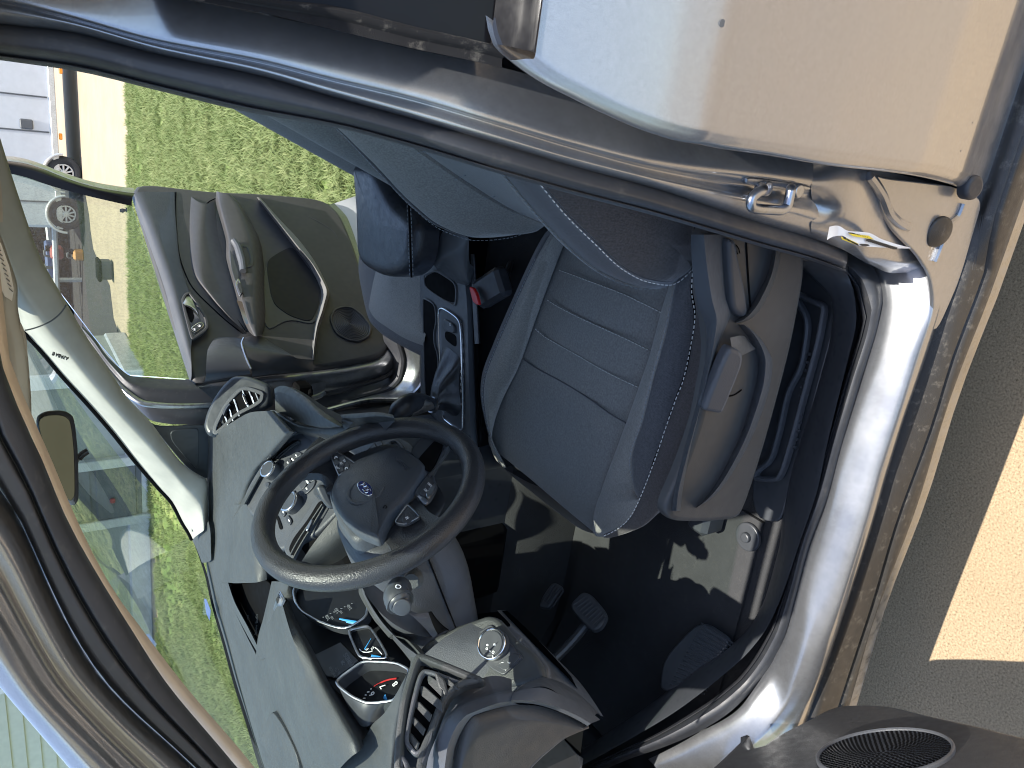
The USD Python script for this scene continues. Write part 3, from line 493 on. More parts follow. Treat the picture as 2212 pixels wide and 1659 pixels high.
FE = np.array([DD(*p) for p in res2(fe)]); HE = np.array([DD(*p, .010) for p in res2(he)])
dk = [FE+[dx, 0, 0] for dx in (.9, .5, .25, .12, .06, .02, .004)]
rd = part('rear_door', loft([*dk, FE+[-.001, .0015, 0], FE*.55+HE*.45+[0, -.0015, 0], HE*.9+FE*.1+[0, -.001, 0], HE+[0, .004, 0], HE+[.01, .03, 0], HE+[.06, .06, 0]], m=140, k=3), 'silver_paint', label='silver rear door, sunlit above its crease')
bot = FE[-1]; part('door_bottom_fold', tube([bot+[.0, .006, -.008], bot+[.3, .006, -.008], bot+[.9, .006, -.008]], .012, n=10), 'silver_paint', rd)
G = lambda P, Y: L(P, Y=Y)
gl = [(-260, -95), (0, -92), (350, -44), (520, -8), (713, 11), (887, 55), (1060, 94), (1078, 99)]; g0 = np.array([D(x, y, b=.05) for x, y in gl[2:]]); 
part('window_glass', ruled(g0[::1], (.9, 0, 0), thick=.004), 'window_black', rd, label='black tinted rear door window')
fo = [(347, -12), (550, 24), (713, 62), (887, 103), (1060, 140), (1087, 148)]
fo3 = np.array([D(x, y, b=.045) for x, y in fo])
part('window_frame', loft([g0+[.0, .0, 0], g0*.8+fo3*.2+[0, -.010, 0], g0*.55+fo3*.45+[0, -.006, 0], g0*.42+fo3*.58+[0, -.001, 0], fo3+[0, .002, 0], fo3+[.01, .05, 0]], m=30, k=3), 'felt', rd, label='black fuzzy rear window frame with lint')
t0 = DD(1156, 118, -.002); t1 = D(1060, 94, b=.047); tr = [np.array([t1*(1-k)+t0*k]) for k in np.linspace(0, 1, 7)]; bul = [0, .008, .012, .010, .014, .010, 0]
part('belt_moulding', loft([np.vstack([a+[0, -q, 0], a+[.45, -q, 0], a+[.9, -q, 0]]) for a, q in zip(tr, bul)], m=6, k=4), 'gloss_black', rd, label='glossy black moulding under the rear window')
for p in ((1560, 50), (2100, 265), (2075, 326)): part('paint_chip', disc(DD(*p), [0, -1, .1], .0028 if p[0] < 1600 else .0009, .0004, bev=.0002, seg=14), 'box_grey', rd)
# ---- door striker, hinge, bolts, plug, certification label on the pillar
sk = L(cb((845, 330), (1365, 395), (1350, 290), (880, 285)), b=.068)
s_ = part('door_striker', pad(L(cb((845, 285), (1000, 300), (1360, 355), (1360, 398), (1250, 392), (1000, 370), (850, 350)), b=.064), h=.006, bev=.002), 'steel', pil)
part('striker_loop', tube(np.vstack([D(*cb((985, 370))[0], b=.062)[None], L(cb((980, 415), (920, 480), (925, 535), (990, 550), (1150, 560), (1210, 520), (1235, 400)), b=.038), D(*cb((1240, 380))[0], b=.062)[None]]), .0052, n=12, m=60), 'steel', s_)
for q in ((985, 375), (1238, 395)): part('striker_collar', disc(D(*cb(q)[0], b=.064), [0, -1, 0], .008, .012), 'steel', s_)
h_ = part('door_hinge', pad(L(cb((2000, 300), (2210, 330), (2212, 480), (2130, 510), (2060, 500), (2010, 440), (1985, 420), (1990, 350)), b=.070), h=.010, bev=.003), 'silver_paint', pil)
part('hinge_bolt', [disc(D(*cb((2110, 410))[0], b=.060), [0, -1, .1], .0135, .010, bev=.003)], 'steel', h_)
part('hinge_bolt', [disc(D(*cb((2040, 550))[0], b=.075), [0, -1, .1], .006, .004)], 'silver_paint', h_)
part('drain_plug', disc(D(2026, 500, Y=.096), [-.1, -1, .25], .021, .005, bev=.003, dome=.003), 'cladding', pil, label='round grey rubber plug at the pillar foot')
part('door_bumper', disc(D(2086, 403, Y=.09), [0, -1, .2], .016, .015, bev=.005), 'rubber', pil)
for k in range(5): part('stamped_mark', box(D(*cb((2075+k*3, 300+k*18))[0], b=.058), (.006, .001, .003), bev=.0004), 'box_grey', h_)
# label, peeling at its left end
lb = loft([L(cb((1540, 690), (1600, 680), (1690, 722), (1840, 735), (1960, 790), (2190, 855)), b=.034), L(cb((1520, 795), (1580, 765), (1630, 760), (1760, 835), (1900, 850), (2180, 862)), b=.032)], m=40, k=6)
lab = part('sticker_label', lb, 'paper_white', pil, label='peeling white and yellow tyre label')
nl = np.array([-.35, -.9, .25]); R_, U_ = D(1860, 535, b=.03)-D(1790, 500, b=.03), np.array([.3, 0, 1])
part('label_band', [sheet(L(cb((1690, 742), (1850, 760), (1890, 790), (1730, 765)), b=.0300), .0004), sheet(L(cb((1632, 768), (1700, 790), (1770, 825), (1760, 836), (1640, 790)), b=.0296), .0004)], 'label_yellow', lab)
part('label_print', [text('TIRE AND LOADING', D(*cb((1705, 803))[0], b=.0290), R_, U_, .0032)]+[box(D(*cb((1700+13*k, 738+3.4*k))[0], b=.0300), (.0010+.0004*(k % 3), .0005, .006), bev=.0001) for k in range(11)]+[box(D(*cb((1850+k*16, 795+k*5))[0], b=.0300), (.0028, .0005, .010), bev=.0001) for k in range(14)], 'black_ink', lab)
part('label_print', pad(L(cb((1770, 830), (1800, 824), (1850, 828), (1860, 840), (1810, 845)), b=.0292), h=.0004, bev=.0001), 'black_ink', lab)
# ---- front door on the near side, standing open; its inner side faces us at the lower edge
# ================================================================== cabin shell
fl = part('floor_carpet', loft([[(-1.75, .17, .74), (-1.75, .9, .74), (-1.75, 1.66, .74)], [(-1.45, .17, .60), (-1.45, .9, .60), (-1.45, 1.66, .60)], [(-1.15, .17, .425), (-1.15, .9, .425), (-1.15, 1.66, .425)], [(.1, .17, .415), (.1, .9, .415), (.1, 1.66, .415)]], m=30, k=6, wr=.006, wscale=14), 'carpet')
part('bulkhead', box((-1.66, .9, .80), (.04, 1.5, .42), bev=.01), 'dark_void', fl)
part('kick_panel', loft([[(-1.75, .175, .70), (-1.3, .175, .50), (-1.12, .175, .47)], [(-1.75, .17, 1.1), (-1.3, .17, 1.1), (-1.10, .165, 1.1)]], m=10, k=3, thick=.02), 'dash_satin', fl)
part('tunnel_carpet', loft([[(-1.6, .80, .42), (.1, .80, .42)], [(-1.6, .84, .62), (.1, .84, .60)], [(-1.6, 1.0, .66), (.1, 1.0, .62)], [(-1.6, 1.08, .62), (.1, 1.08, .60)], [(-1.6, 1.10, .42), (.1, 1.10, .42)]], m=20, k=3), 'carpet', fl)
mat_pts = [(-1.22, .30, .46), (-1.18, .76, .46), (-.70, .74, .425), (-.62, .52, .425), (-.66, .30, .425)]
fm = part('floor_mat', loft([[(-1.30, .30, .515), (-1.30, .75, .515)], [(-1.12, .29, .437), (-1.12, .76, .437)], [(-.66, .30, .428), (-.66, .74, .428)]], m=20, k=5, thick=.006, wr=.004), 'carpet', label='dark carpet mat in the driver footwell')
p = D(*c9((500, 140))[0], Z=.43); part('mat_clip', [disc(p, [0, 0, 1], .028, .006, bev=.003), disc(p+[0, 0, .006], [0, 0, 1], .010, .008, bev=.003)], 'dash_satin', fm)
# footwell scuff tray along the seat: long ribbed moulding beside the seat
tray = [c6((790, 220), (810, 230), (880, 260), (990, 310), (1000, 340), (960, 560), (880, 850), (800, 1150), (740, 1350), (700, 1420), (540, 1410), (545, 1340), (640, 1270), (690, 1090), (740, 850), (830, 690), (870, 420), (800, 300))][0]
part('tray_base', pad(L([(1640, 540), (1740, 560), (1800, 610), (1812, 690), (1790, 770), (1755, 900), (1710, 1060), (1690, 1130), (1640, 1120), (1625, 1060), (1660, 900), (1690, 760), (1715, 640)], Z=.452), n=[0, 0, 1], h=.006, bev=.003, m=90), 'dash_satin', fl)
tr_ = part('scuff_tray', pad(L(tray, Z=.47), n=[0, 0, 1], h=.012, bev=.005, hollow=.009, m=110), 'dash_dark', fl)
for k in range(13):
    a = np.array(c6((870, 620+k*52))[0])-np.array([10.6*.3472*k, 0]); b = a+[14, 5]
    if k < 12: part('tray_rib', tube([D(*a, Z=.474), D(*b, Z=.474)], .003, n=6), 'dash_satin', tr_)
# pedals
bp_ = L(c8((1490, 590), (1580, 495), (1640, 520), (1740, 640), (1700, 720), (1640, 750)), Z=.57); nb = np.array([.72, -.25, .62])
pd = part('brake_pedal', pad(L(c8((1490, 590), (1580, 495), (1640, 520), (1740, 640), (1700, 720), (1640, 750)), pl=(bp_.mean(0), nb)), n=nb, h=.018, bev=.005), 'dash_satin', label='ribbed black brake pedal')
for k in range(9):
    a = c8((1515+k*17.5, 565+k*17.5), (1590+k*16, 512+k*16)); part('pedal_rib', tube(L(a, pl=(bp_.mean(0)+nb*.020, nb)), .0022, n=6), 'rubber', pd)
part('pedal_arm', tube([bp_.mean(0)-[0, 0, .01], bp_.mean(0)+[-.10, 0, .10], bp_.mean(0)+[-.16, .01, .30]], .010), 'dash_satin', pd)
ap = L(c8((1310, 590), (1330, 520), (1395, 430), (1465, 470), (1400, 545), (1370, 590)), Z=.56); ac = ap.mean(0)
pd = part('accelerator_pedal', pad(L(c8((1305, 590), (1330, 520), (1395, 430), (1465, 470), (1400, 545), (1370, 600)), pl=(ac, nb)), n=nb, h=.014, bev=.004), 'dash_satin')
for k in range(5): part('pedal_rib', tube(L(c8((1330+k*14, 545+k*8), (1392+k*15, 440+k*9)), pl=(ac+nb*.016, nb)), .0022, n=6), 'rubber', pd)
fo_ = c9((-40, 1130), (-10, 900), (220, 660), (420, 790), (300, 930), (240, 1010)); fp = L(fo_, Z=.48); nf = np.array([.45, .1, .9])
pd = part('footrest', pad(L(fo_, pl=(fp.mean(0), nf)), n=nf, h=.012, bev=.004), 'dash_satin')
for k in range(16): part('footrest_rib', tube(L(c9((205-k*13, 680+k*25), (405-k*12, 805+k*21)), pl=(fp.mean(0)+nf*.0125, nf)), .0017, n=5), 'dash_satin', pd)
# ---- far side: sill, front door opening, door standing open
zfar = .47
f00 = L(cu((80, 690), (280, 650), (520, 590), (640, 540), (690, 480), (690, 420), (670, 330), (660, 250)), Y=1.74)
f1 = L(cu((120, 790), (300, 742), (560, 672), (690, 632), (760, 552), (774, 470), (748, 350), (730, 270)), Y=1.655)
ps = part('far_sill', loft([f1+[0, .02, -.02], f1, L(cu((130, 800), (320, 748), (580, 684), (735, 660), (835, 600), (865, 520), (850, 420), (810, 330)), Y=1.605), L(cu((140, 805), (330, 756), (600, 694), (770, 690), (862, 640), (902, 570), (908, 480), (880, 380)), Y=1.565)], m=50, k=5), 'silver_paint', label='silver far door sill')
part('door_gap', loft([f00, f00*.5+f1*.5, f1+[0, .004, -.004]], m=40, k=2), 'rubber', ps)
part('door_seal', tube(f1+[0, -.01, 0], .011, n=8, m=50), 'rubber', ps)
part('sill_lip', tube(L(cu((140, 808), (335, 760), (600, 698), (775, 694), (866, 644), (906, 572), (912, 480), (890, 380)), Y=1.56), .008, n=8, m=50), 'satin_metal', ps)
part('sill_trim', loft([L(cu((150, 815), (350, 770), (560, 735), (740, 715), (900, 655), (960, 590)), Y=1.555), L(cu((180, 850), (380, 800), (580, 768), (760, 745), (920, 700), (980, 640)), Y=1.535), L(cu((230, 900), (440, 845), (620, 815), (780, 790), (940, 760), (1000, 700)), Y=1.51), L(cu((300, 980), (480, 920), (660, 880), (800, 850), (960, 820), (1020, 760)), Y=1.50)], m=40, k=4), 'door_trim', ps)
part('sill_lower', loft([np.array([[-1.35, 1.52, .40], [.1, 1.52, .40]]), np.array([[-1.35, 1.76, .40], [.1, 1.76, .40]]), np.array([[-1.35, 1.78, .24], [.1, 1.78, .24]])], m=10, k=2), 'cladding', ps)
DO, DT = np.array([-.83, 1.68, .8]), np.array([.534, .845, 0]); DN = np.array([.845, -.534, 0])
PD = (DO, DN)
def dp(pts, o=0): return L(pts, pl=(DO+DN*o, DN))
# seal and hinge pillar
pf = part('far_hinge_pillar', loft([[(-1.25, PY-.02, 1.15), (-1.2, PY-.02, .75), (-1.10, PY-.03, .50)], [(-1.12, PY+.01, 1.15), (-1.08, PY+.01, .75), (-1.02, PY, .50)], [(-1.08, PY+.07, 1.15), (-1.04, PY+.07, .75), (-1.0, PY+.07, .46)], [(-1.25, PY+.09, 1.15), (-1.2, PY+.09, .75), (-1.1, PY+.09, .30)]], m=20, k=4), 'silver_paint')
# inner panel of the far door: outline from the photograph on the door's plane
out = cd((188, 200), (215, 150), (330, 148), (460, 165), (700, 190), (950, 197), (1300, 225), (1400, 255), (1480, 330), (1560, 520), (1640, 780), (1720, 960), (1785, 1090), (1770, 1170), (1700, 1220), (1500, 1260), (1300, 1290), (940, 1325), (600, 1375), (560, 1370), (545, 1320), (400, 880), (250, 400))
fd = part('far_front_door', pad(dp(out), n=DN, h=.02, bev=.012, m=120), 'door_trim', label='open far front door with dark grey inner panel')
S_ = lambda pts, o=0: dp(cd(*pts), o)
# top roll of the panel along the window
part('belt_trim', loft([S_([(188, 200), (250, 400), (400, 880), (548, 1340)], .0), S_([(200, 185), (290, 400), (440, 850), (560, 1300)], .030), S_([(260, 165), (350, 400), (470, 760), (560, 1100)], .036), S_([(450, 168), (465, 420), (490, 620), (640, 1000)], .024), S_([(460, 168), (472, 420), (500, 640), (650, 1010)], .018)], m=60, k=4), 'dash_dark', fd)
part('panel_insert', loft([S_([(545, 185), (540, 420), (560, 640), (640, 770), (760, 900)], .016), S_([(640, 240), (620, 480), (640, 720), (720, 840), (860, 1010)], .034), S_([(720, 210), (720, 400), (790, 700), (860, 900), (910, 1040)], .02)], m=60, k=5), 'door_trim', fd)
part('panel_seam', tube(S_([(462, 168), (466, 400), (490, 590), (540, 720), (700, 900), (880, 1050)], .020), .0022, n=6, m=40), 'dark_void', fd)
part('panel_seam', tube(S_([(715, 205), (655, 240), (622, 480), (618, 640), (650, 750), (760, 860), (900, 1040)], .024), .002, n=6, m=40), 'dark_void', fd)
# armrest with pull cup
arm = part('armrest', loft([S_([(715, 170), (712, 240), (770, 450), (780, 600), (830, 780), (880, 960), (920, 1040)], .028), S_([(725, 165), (735, 250), (790, 460), (800, 600), (850, 760), (900, 950), (945, 1060)], .070), S_([(790, 180), (850, 260), (900, 420), (930, 600), (940, 800), (950, 960), (965, 1065)], .078), S_([(820, 200), (890, 300), (960, 440), (985, 600), (992, 800), (995, 960), (990, 1060)], .055), S_([(850, 230), (920, 330), (985, 470), (1010, 620), (1015, 800), (1020, 960), (1000, 1062)], .018)], m=70, k=5), 'door_trim', fd)
part('pull_handle', tube(S_([(820, 470), (850, 520), (880, 660)], .085), [.010, .012, .010], n=10), 'console_plastic', arm)
part('pull_cup', pad(S_([(855, 495), (920, 510), (945, 580), (940, 640), (890, 650), (860, 560)], .074), n=DN, h=.006, bev=.002, hollow=.010), 'dash_satin', arm)
part('pull_recess', pad(S_([(865, 510), (915, 520), (938, 580), (932, 632), (892, 640), (866, 560)], .075), n=DN, h=.002, bev=.001), 'dark_void', arm)
part('pull_recess', pad(S_([(795, 520), (815, 560), (860, 690), (835, 740), (805, 640)], .075), n=DN, h=.002, bev=.001), 'dash_satin', arm)
part('window_switch', [pad(S_([(835, 750), (860, 735), (880, 800), (860, 820)], .080), n=DN, h=.008, bev=.002)], 'button_dark', arm)
part('switch_trim', pad(S_([(828, 745), (852, 700), (880, 790), (860, 832)], .076), n=DN, h=.004, bev=.001, hollow=.004), 'satin_metal', arm)
part('armrest_gloss_trim', loft([S_([(840, 840), (870, 920), (900, 990)], .079), S_([(875, 850), (895, 920), (915, 985)], .081)], m=14, k=3), 'gloss_black', arm)
# bin below the armrest
part('bin_recess', pad(S_([(1000, 640), (1190, 500), (1300, 620), (1365, 770), (1340, 1000), (1160, 960), (1010, 1050)], .020), n=DN, h=.003, bev=.001), 'dash_satin', fd)
part('bin_hollow', pad(S_([(1020, 600), (1110, 540), (1185, 505), (1250, 590), (1340, 710), (1362, 790), (1345, 900), (1300, 980), (1170, 940), (1060, 860)], .023), n=DN, h=.002, bev=.001), 'gauge_face', fd)
part('bin_edge', loft([S_([(965, 200), (1090, 370), (1190, 500), (1300, 640), (1362, 770), (1350, 900), (1325, 1000), (1312, 1210)], .022), S_([(975, 200), (1105, 360), (1210, 490), (1330, 640), (1395, 760), (1380, 880), (1340, 1010), (1318, 1210)], .062), S_([(985, 200), (1120, 350), (1240, 480), (1350, 640), (1412, 770), (1390, 900), (1350, 1030), (1325, 1210)], .02)], m=60, k=5), 'trim_grey', fd)
part('panel_crease', tube(S_([(1130, 260), (1250, 310), (1400, 390), (1450, 430), (1510, 560), (1560, 660)], .016), [.001, .006, .004, .001], n=8, m=40), 'door_trim', fd)
# speaker
sp_ = S_([(1415, 960), (1440, 900), (1500, 880), (1560, 885), (1630, 940), (1680, 1010), (1670, 1070), (1600, 1105), (1530, 1095), (1450, 1050)], .021)
spk = part('speaker_surround', pad(sp_, n=DN, h=.006, bev=.003, hollow=.007, m=60), 'door_trim', fd)
part('speaker_cloth', pad(sp_+(sp_.mean(0)-sp_)*.06, n=DN, h=.001, bev=.0005, m=60), 'dash_dark', spk)
for k in range(1, 12):
    q = sp_.mean(0)+(resample(sp_, 50, True)-sp_.mean(0))*(k/12.3); part('grille_ring', tube(q+DN*.002, .0016, n=5, closed=True, m=0), 'door_trim', spk)
# front storage lumps
part('panel_bulge', loft([S_([(700, 1080), (760, 1070), (880, 1085)], .02), S_([(660, 1150), (740, 1130), (880, 1140)], .07), S_([(650, 1280), (780, 1270), (920, 1265)], .075), S_([(640, 1350), (780, 1325), (930, 1300)], .02)], m=24, k=5), 'dash_dark', fd)
part('panel_bulge', loft([S_([(885, 1075), (960, 1060), (1080, 1120), (1180, 1180)], .02), S_([(880, 1120), (960, 1140), (1080, 1165), (1190, 1185)], .08), S_([(930, 1270), (1010, 1260), (1120, 1225), (1210, 1200)], .07), S_([(935, 1320), (1100, 1300), (1310, 1285), (1312, 1210)], .02)], m=30, k=5), 'door_trim', fd)
part('panel_bulge_edge', tube(S_([(885, 1075), (872, 1120), (930, 1268)], .082), .003, n=6), 'satin_metal', fd)
# inside handle
hd = part('handle_bezel', pad(S_([(490, 850), (510, 810), (548, 792), (600, 860), (660, 960), (668, 1030), (575, 1095), (550, 1090)], .030), n=DN, h=.008, bev=.003, hollow=.009, m=70), 'door_trim', fd)
part('handle_recess', pad(S_([(500, 850), (515, 815), (548, 800), (595, 865), (650, 965), (655, 1025), (575, 1085), (556, 1080)], .031), n=DN, h=.001, bev=.0005), 'dash_dark', hd)
part('handle_hollow', pad(S_([(503, 880), (530, 870), (560, 890), (580, 945), (560, 985), (535, 960)], .032), n=DN, h=.001, bev=.0005), 'dark_void', hd)
part('handle_lever', loft([S_([(500, 855), (530, 815), (555, 815)], .033), S_([(515, 868), (555, 880), (600, 930)], .046), S_([(520, 875), (560, 895), (608, 945)], .036)], m=20, k=4), 'satin_metal', hd)
part('lock_switch', pad(S_([(555, 1030), (565, 1010), (610, 982), (630, 990), (628, 1010), (580, 1045)], .032), n=DN, h=.004, bev=.0012), 'button_dark', hd)
part('lock_switch_rim', pad(S_([(552, 1032), (562, 1008), (610, 978), (634, 988), (632, 1012), (580, 1050)], .032), n=DN, h=.003, bev=.001, hollow=.002), 'chrome', hd)
for a in ((575, 1022), (608, 1000)): part('switch_symbol', [disc(S_([a], .0365)[0], DN, .004, .0006, bev=.0002, hollow=.0012, seg=16), box(S_([(a[0]+6, a[1]+2)], .037)[0], (.006, .004, .004), bev=.001)], 'white_print', hd)
# painted shut face of the door: rear edge and front/bottom rim
part('door_shell', loft([S_([(1380, 260), (1465, 340), (1540, 525), (1620, 785), (1720, 1005), (1765, 1095), (1750, 1170), (1690, 1215), (1300, 1280), (940, 1315), (580, 1370)], .003), S_([(1395, 255), (1480, 330), (1560, 520), (1640, 780), (1740, 1010), (1790, 1100), (1770, 1185), (1700, 1235), (1300, 1300), (940, 1335), (560, 1390)], .010), S_([(1420, 245), (1510, 340), (1600, 560), (1680, 800), (1770, 1000), (1825, 1110), (1800, 1210), (1700, 1265), (1300, 1325), (1040, 1350), (560, 1400)], .006), S_([(1600, 195), (1640, 300), (1650, 560), (1720, 800), (1800, 1010), (1850, 1120), (1850, 1260), (1750, 1330), (1400, 1410), (1040, 1440), (600, 1480)], -.045)], m=90, k=5), 'silver_paint', fd, label='silver painted rim of the far door')
part('door_edge_seal', tube(S_([(1795, 1060), (1830, 1120), (1840, 1210), (1780, 1310), (1600, 1370), (1400, 1420), (1050, 1440)], -.03), .008, n=8), 'rubber', fd)
part('door_shut_face', loft([S_([(1400, 255), (1500, 350), (1600, 560)], -.004), S_([(1590, 190), (1640, 260), (1640, 520)], .0), S_([(1605, 186), (1650, 262), (1650, 520)], -.03)], m=24, k=4), 'pale_paint', fd)
part('door_bumper', disc(S_([(1448, 282)], -.01)[0], [.3, .2, .9], .010, .022, bev=.004), 'rubber', fd)
part('check_link', [box(S_([(1248, 1405)], .0)[0], (.05, .05, .045), bev=.006), tube(S_([(1300, 1400), (1300, 1430)], .02), .007)], 'dark_void', fd)
part('door_recess', loft([S_([(1180, 1400), (1300, 1365), (1400, 1345)], .0), S_([(1200, 1430), (1300, 1440), (1390, 1400)], -.02), S_([(1230, 1450), (1310, 1465), (1400, 1420)], .0)], m=24, k=4), 'silver_paint', fd)
# window pane and frame of the far door
wf_o = c1((28, 968), (120, 980), (230, 1010), (370, 1065), (500, 1110), (650, 1145), (830, 1170)); wf_i = c1((55, 1078), (130, 1095), (330, 1160), (550, 1220), (700, 1255), (820, 1282))
part('window_frame', loft([dp(wf_o, .0), dp([(a[0]+3.5, a[1]+7) for a in wf_o], .012), dp([(a[0]+5, a[1]+12) for a in wf_o], .012)], m=30, k=3), 'satin_metal', fd)
part('window_frame', loft([dp([(a[0]+5, a[1]+11) for a in wf_o], .014), dp([((a[0]+b[0])/2, (a[1]+b[1])/2) for a, b in zip(resample(np.array(wf_o), 7), resample(np.array(wf_i), 7))], .03), dp(wf_i, .010)], m=30, k=4), 'window_black', fd)
lo_i = [(cm((a, b))[0]) for a, b in ((470, -30), (560, 60), (660, 200), (770, 310), (855, 372), (1000, 388), (1340, 406))]; lo_o = [(cm((a, b))[0]) for a, b in ((430, -20), (540, 120), (640, 260), (720, 370), (830, 490), (1000, 588), (1560, 592))]
lo_s = [(a[0]-3, a[1]+4) for a in lo_o]
part('window_frame', loft([dp(lo_i, .004), dp([(a[0]*.6+b[0]*.4, a[1]*.6+b[1]*.4) for a, b in zip(lo_i, lo_o)], .022), dp([(a[0]*.2+b[0]*.8, a[1]*.2+b[1]*.8) for a, b in zip(lo_i, lo_o)], .012), dp(lo_o, .01)], m=50, k=4), 'rubber', fd)
part('window_frame', tube(dp(lo_s, .004), [.006, .009, .007], n=10, m=60), 'satin_metal', fd)
part('mirror_patch', loft([dp(cm((850, 480), (1000, 600), (1560, 610)), -.01), dp(cm((880, 560), (1000, 660), (1560, 690)), -.03), dp(cm((930, 650), (1050, 745), (1540, 760)), -.06)], m=24, k=4), 'rubber', fd)
gp_ = [wf_i[0], wf_i[2], wf_i[4], wf_i[5], cd((188, 262))[0], cd((400, 880))[0], cd((545, 1335))[0], lo_i[-1], lo_i[4], lo_i[3], lo_i[1], (12, 480)]
part('window', sheet(dp(gp_, -.004), .004, n=DN), 'window_glass', fd, label='dusty green tinted window of the far door')
part('glass_mark', [box(D(*cx((1312+13*(k % 6), 70+9*(k//6)+((k*7) % 5)))[0], pl=(DO, DN)), (.004+.003*(k % 3), .0008, .004), bev=.0002) for k in range(16)], 'box_grey', fd)
# ---- far windscreen pillar
L0 = [(-60, 520), (-20, 630), (30, 695)]+cm((2, 20), (10, 40), (60, 90), (150, 190), (300, 370), (500, 590), (700, 820), (900, 1070), (1100, 1300), (1200, 1410), (1290, 1580), (1340, 1659))+[(416, 1166)]; Lr = [(-14, 262), (0, 302), (14, 347), (42, 434), (83, 549), (143, 655)]+cm((480, 30), (600, 210), (700, 350), (830, 550), (960, 690), (1050, 790), (1150, 930), (1300, 1110), (1440, 1205), (1490, 1240))+[(449, 1085), (449, 1128)]
Lm = [(-40, 380), (-5, 500), (45, 620)]+cm((180, -40), (300, 100), (450, 300), (700, 600), (1000, 930), (1300, 1280), (1440, 1470))+[(440, 1146)]
def ylin(P, y0, y1): return np.array([D(a[0], a[1], Y=y0+(y1-y0)*min(1, max(0, a[0]/400))) for a in P])
bx2 = [(95, 760)]
topx = np.array([[-.40, 1.44, 1.60]])
fp_ = part('far_windscreen_pillar', loft([np.vstack([topx+[0, -.06, .0], ylin(L0, 1.50, 1.61)]), np.vstack([topx+[0, -.03, .01], ylin([(a[0]+4, a[1]-5) for a in L0], 1.482, 1.592)]), np.vstack([topx, ylin(Lm, 1.40, 1.51)]), np.vstack([topx+[.05, 0, 0], ylin([(a[0]-4, a[1]+2) for a in Lr], 1.42, 1.54)]), np.vstack([topx+[.06, .03, 0], ylin(Lr, 1.46, 1.58)])], m=60, k=6), 'pillar_trim', label='pale inner trim of the far windscreen pillar')
part('pillar_base_trim', pad(ylin(cm((960, 690), (1060, 790), (1590, 755), (1590, 1230), (1440, 1200), (1300, 1105), (1150, 925)), 1.60, 1.60), n=[0, -1, 0], h=.006, bev=.003), 'dash_satin', fp_)
part('pillar_base_grille', pad(ylin(cm((1180, 815), (1400, 795), (1415, 830), (1410, 1120), (1395, 1130), (1290, 1020), (1190, 900)), 1.594, 1.594), n=[0, -1, 0], h=.004, bev=.002, m=60), 'dash_satin', fp_)
q = cm((285, 205))[0]; ex = ylin(cm((240, 187), (330, 218)), 1.38, 1.38); part('airbag_lettering', text('AIRBAG', ylin([q], 1.428, 1.428)[0], ex[0]-ex[1], [.3, -.3, -1], .0065, .006), 'trim_grey', fp_)
part('trim_joint', tube(ylin(c4((155, 475), (290, 432), (360, 385), (412, 315)), 1.395, 1.40), .0016, n=6, m=24), 'box_grey', fp_)
part('far_kick_panel', loft([[(-1.30, 1.52, .50), (-1.1, 1.53, .50), (-.95, 1.53, .50)], [(-1.30, 1.50, .75), (-1.1, 1.50, .75), (-.98, 1.50, .72)], [(-1.30, 1.48, 1.0), (-1.1, 1.48, 1.0), (-1.0, 1.48, .95)]], m=16, k=4, thick=.03), 'door_trim', ps)
part('far_wing_inner', box((-1.13, 1.74, .70), (.50, .03, .60), bev=.01), 'rubber', pf)
# ---- windscreen
near = np.vstack([L(P4, Y=.262)[::-1]]); near = np.vstack([[(-1.45, .22, 1.06)], near[:-1] if near[0][0] > -1 else near, [(-.50, .30, 1.60)]])
far = np.vstack([ylin(L0, 1.505, 1.615)[::-1], [(-.50, 1.42, 1.60)]])
nb_, fb_ = near[0], far[0]
def glassrow(t):
    u = np.linspace(-.04, 1, 24)[:, None]; n0, n1, f0, f1 = map(np.array, ((-1.50, .235, 1.055), (-.36, .275, 1.585), (-1.44, 1.66, 1.085), (-.42, 1.50, 1.60)))
    return (n0+(n1-n0)*u)*(1-t)+(f0+(f1-f0)*u)*t+np.hstack([-4*t*(1-t)*(.20-.08*u), 0*u, .10*u*(1-u)])
ws = part('windscreen', loft([glassrow(t) for t in np.linspace(0, 1.02, 13)], m=24, k=3), 'windshield_glass', label='green tinted windscreen')
frit = c7((1095, -40), (1110, 0), (1200, 130), (1290, 380), (1330, 560), (1400, 800), (1470, 1050), (1560, 1330), (1640, 1580), (1720, 1800)); frl = c7((1083, -30), (1098, 10), (1188, 140), (1274, 380), (1314, 560), (1382, 800), (1450, 1050), (1538, 1330), (1613, 1580), (1693, 1800))
def dz(P, z=1.115): return L(P, Z=z)
part('windscreen_band', loft([dz(frl), dz([((a[0]+b[0])/2, (a[1]+b[1])/2) for a, b in zip(frl, frit)]), dz(frit)], m=50, k=2), 'dark_void', ws)
part('windscreen_band', tube(ylin([(a[0]-2, a[1]) for a in L0], 1.50, 1.61), .005, n=6), 'dark_void', ws)
part('inspection_sticker', sheet(L(c7((1270, 525), (1285, 530), (1312, 600), (1305, 665), (1285, 620)), Z=1.13), .0005), 'blue_tarp', ws)
part('cowl', loft([[(-1.62, .25, .90), (-1.72, .80, .90), (-1.62, 1.35, .88)], [(-1.95, .25, .72), (-2.0, .80, .72), (-1.95, 1.3, .68)], [(-2.5, .3, .55), (-2.55, .80, .55), (-2.5, 1.25, .52)], [(-2.75, .4, .3), (-2.8, .80, .3), (-2.75, 1.2, .3)]], m=20, k=5), 'silver_paint')
part('near_wing', loft([[(-1.2, .06, .98), (-2.0, .10, .72), (-2.7, .3, .52)], [(-1.2, .035, .8), (-2.0, .05, .6), (-2.75, .25, .4)], [(-1.15, .10, .35), (-2.0, .07, .5), (-2.7, .25, .3)]], m=20, k=4), 'silver_paint')
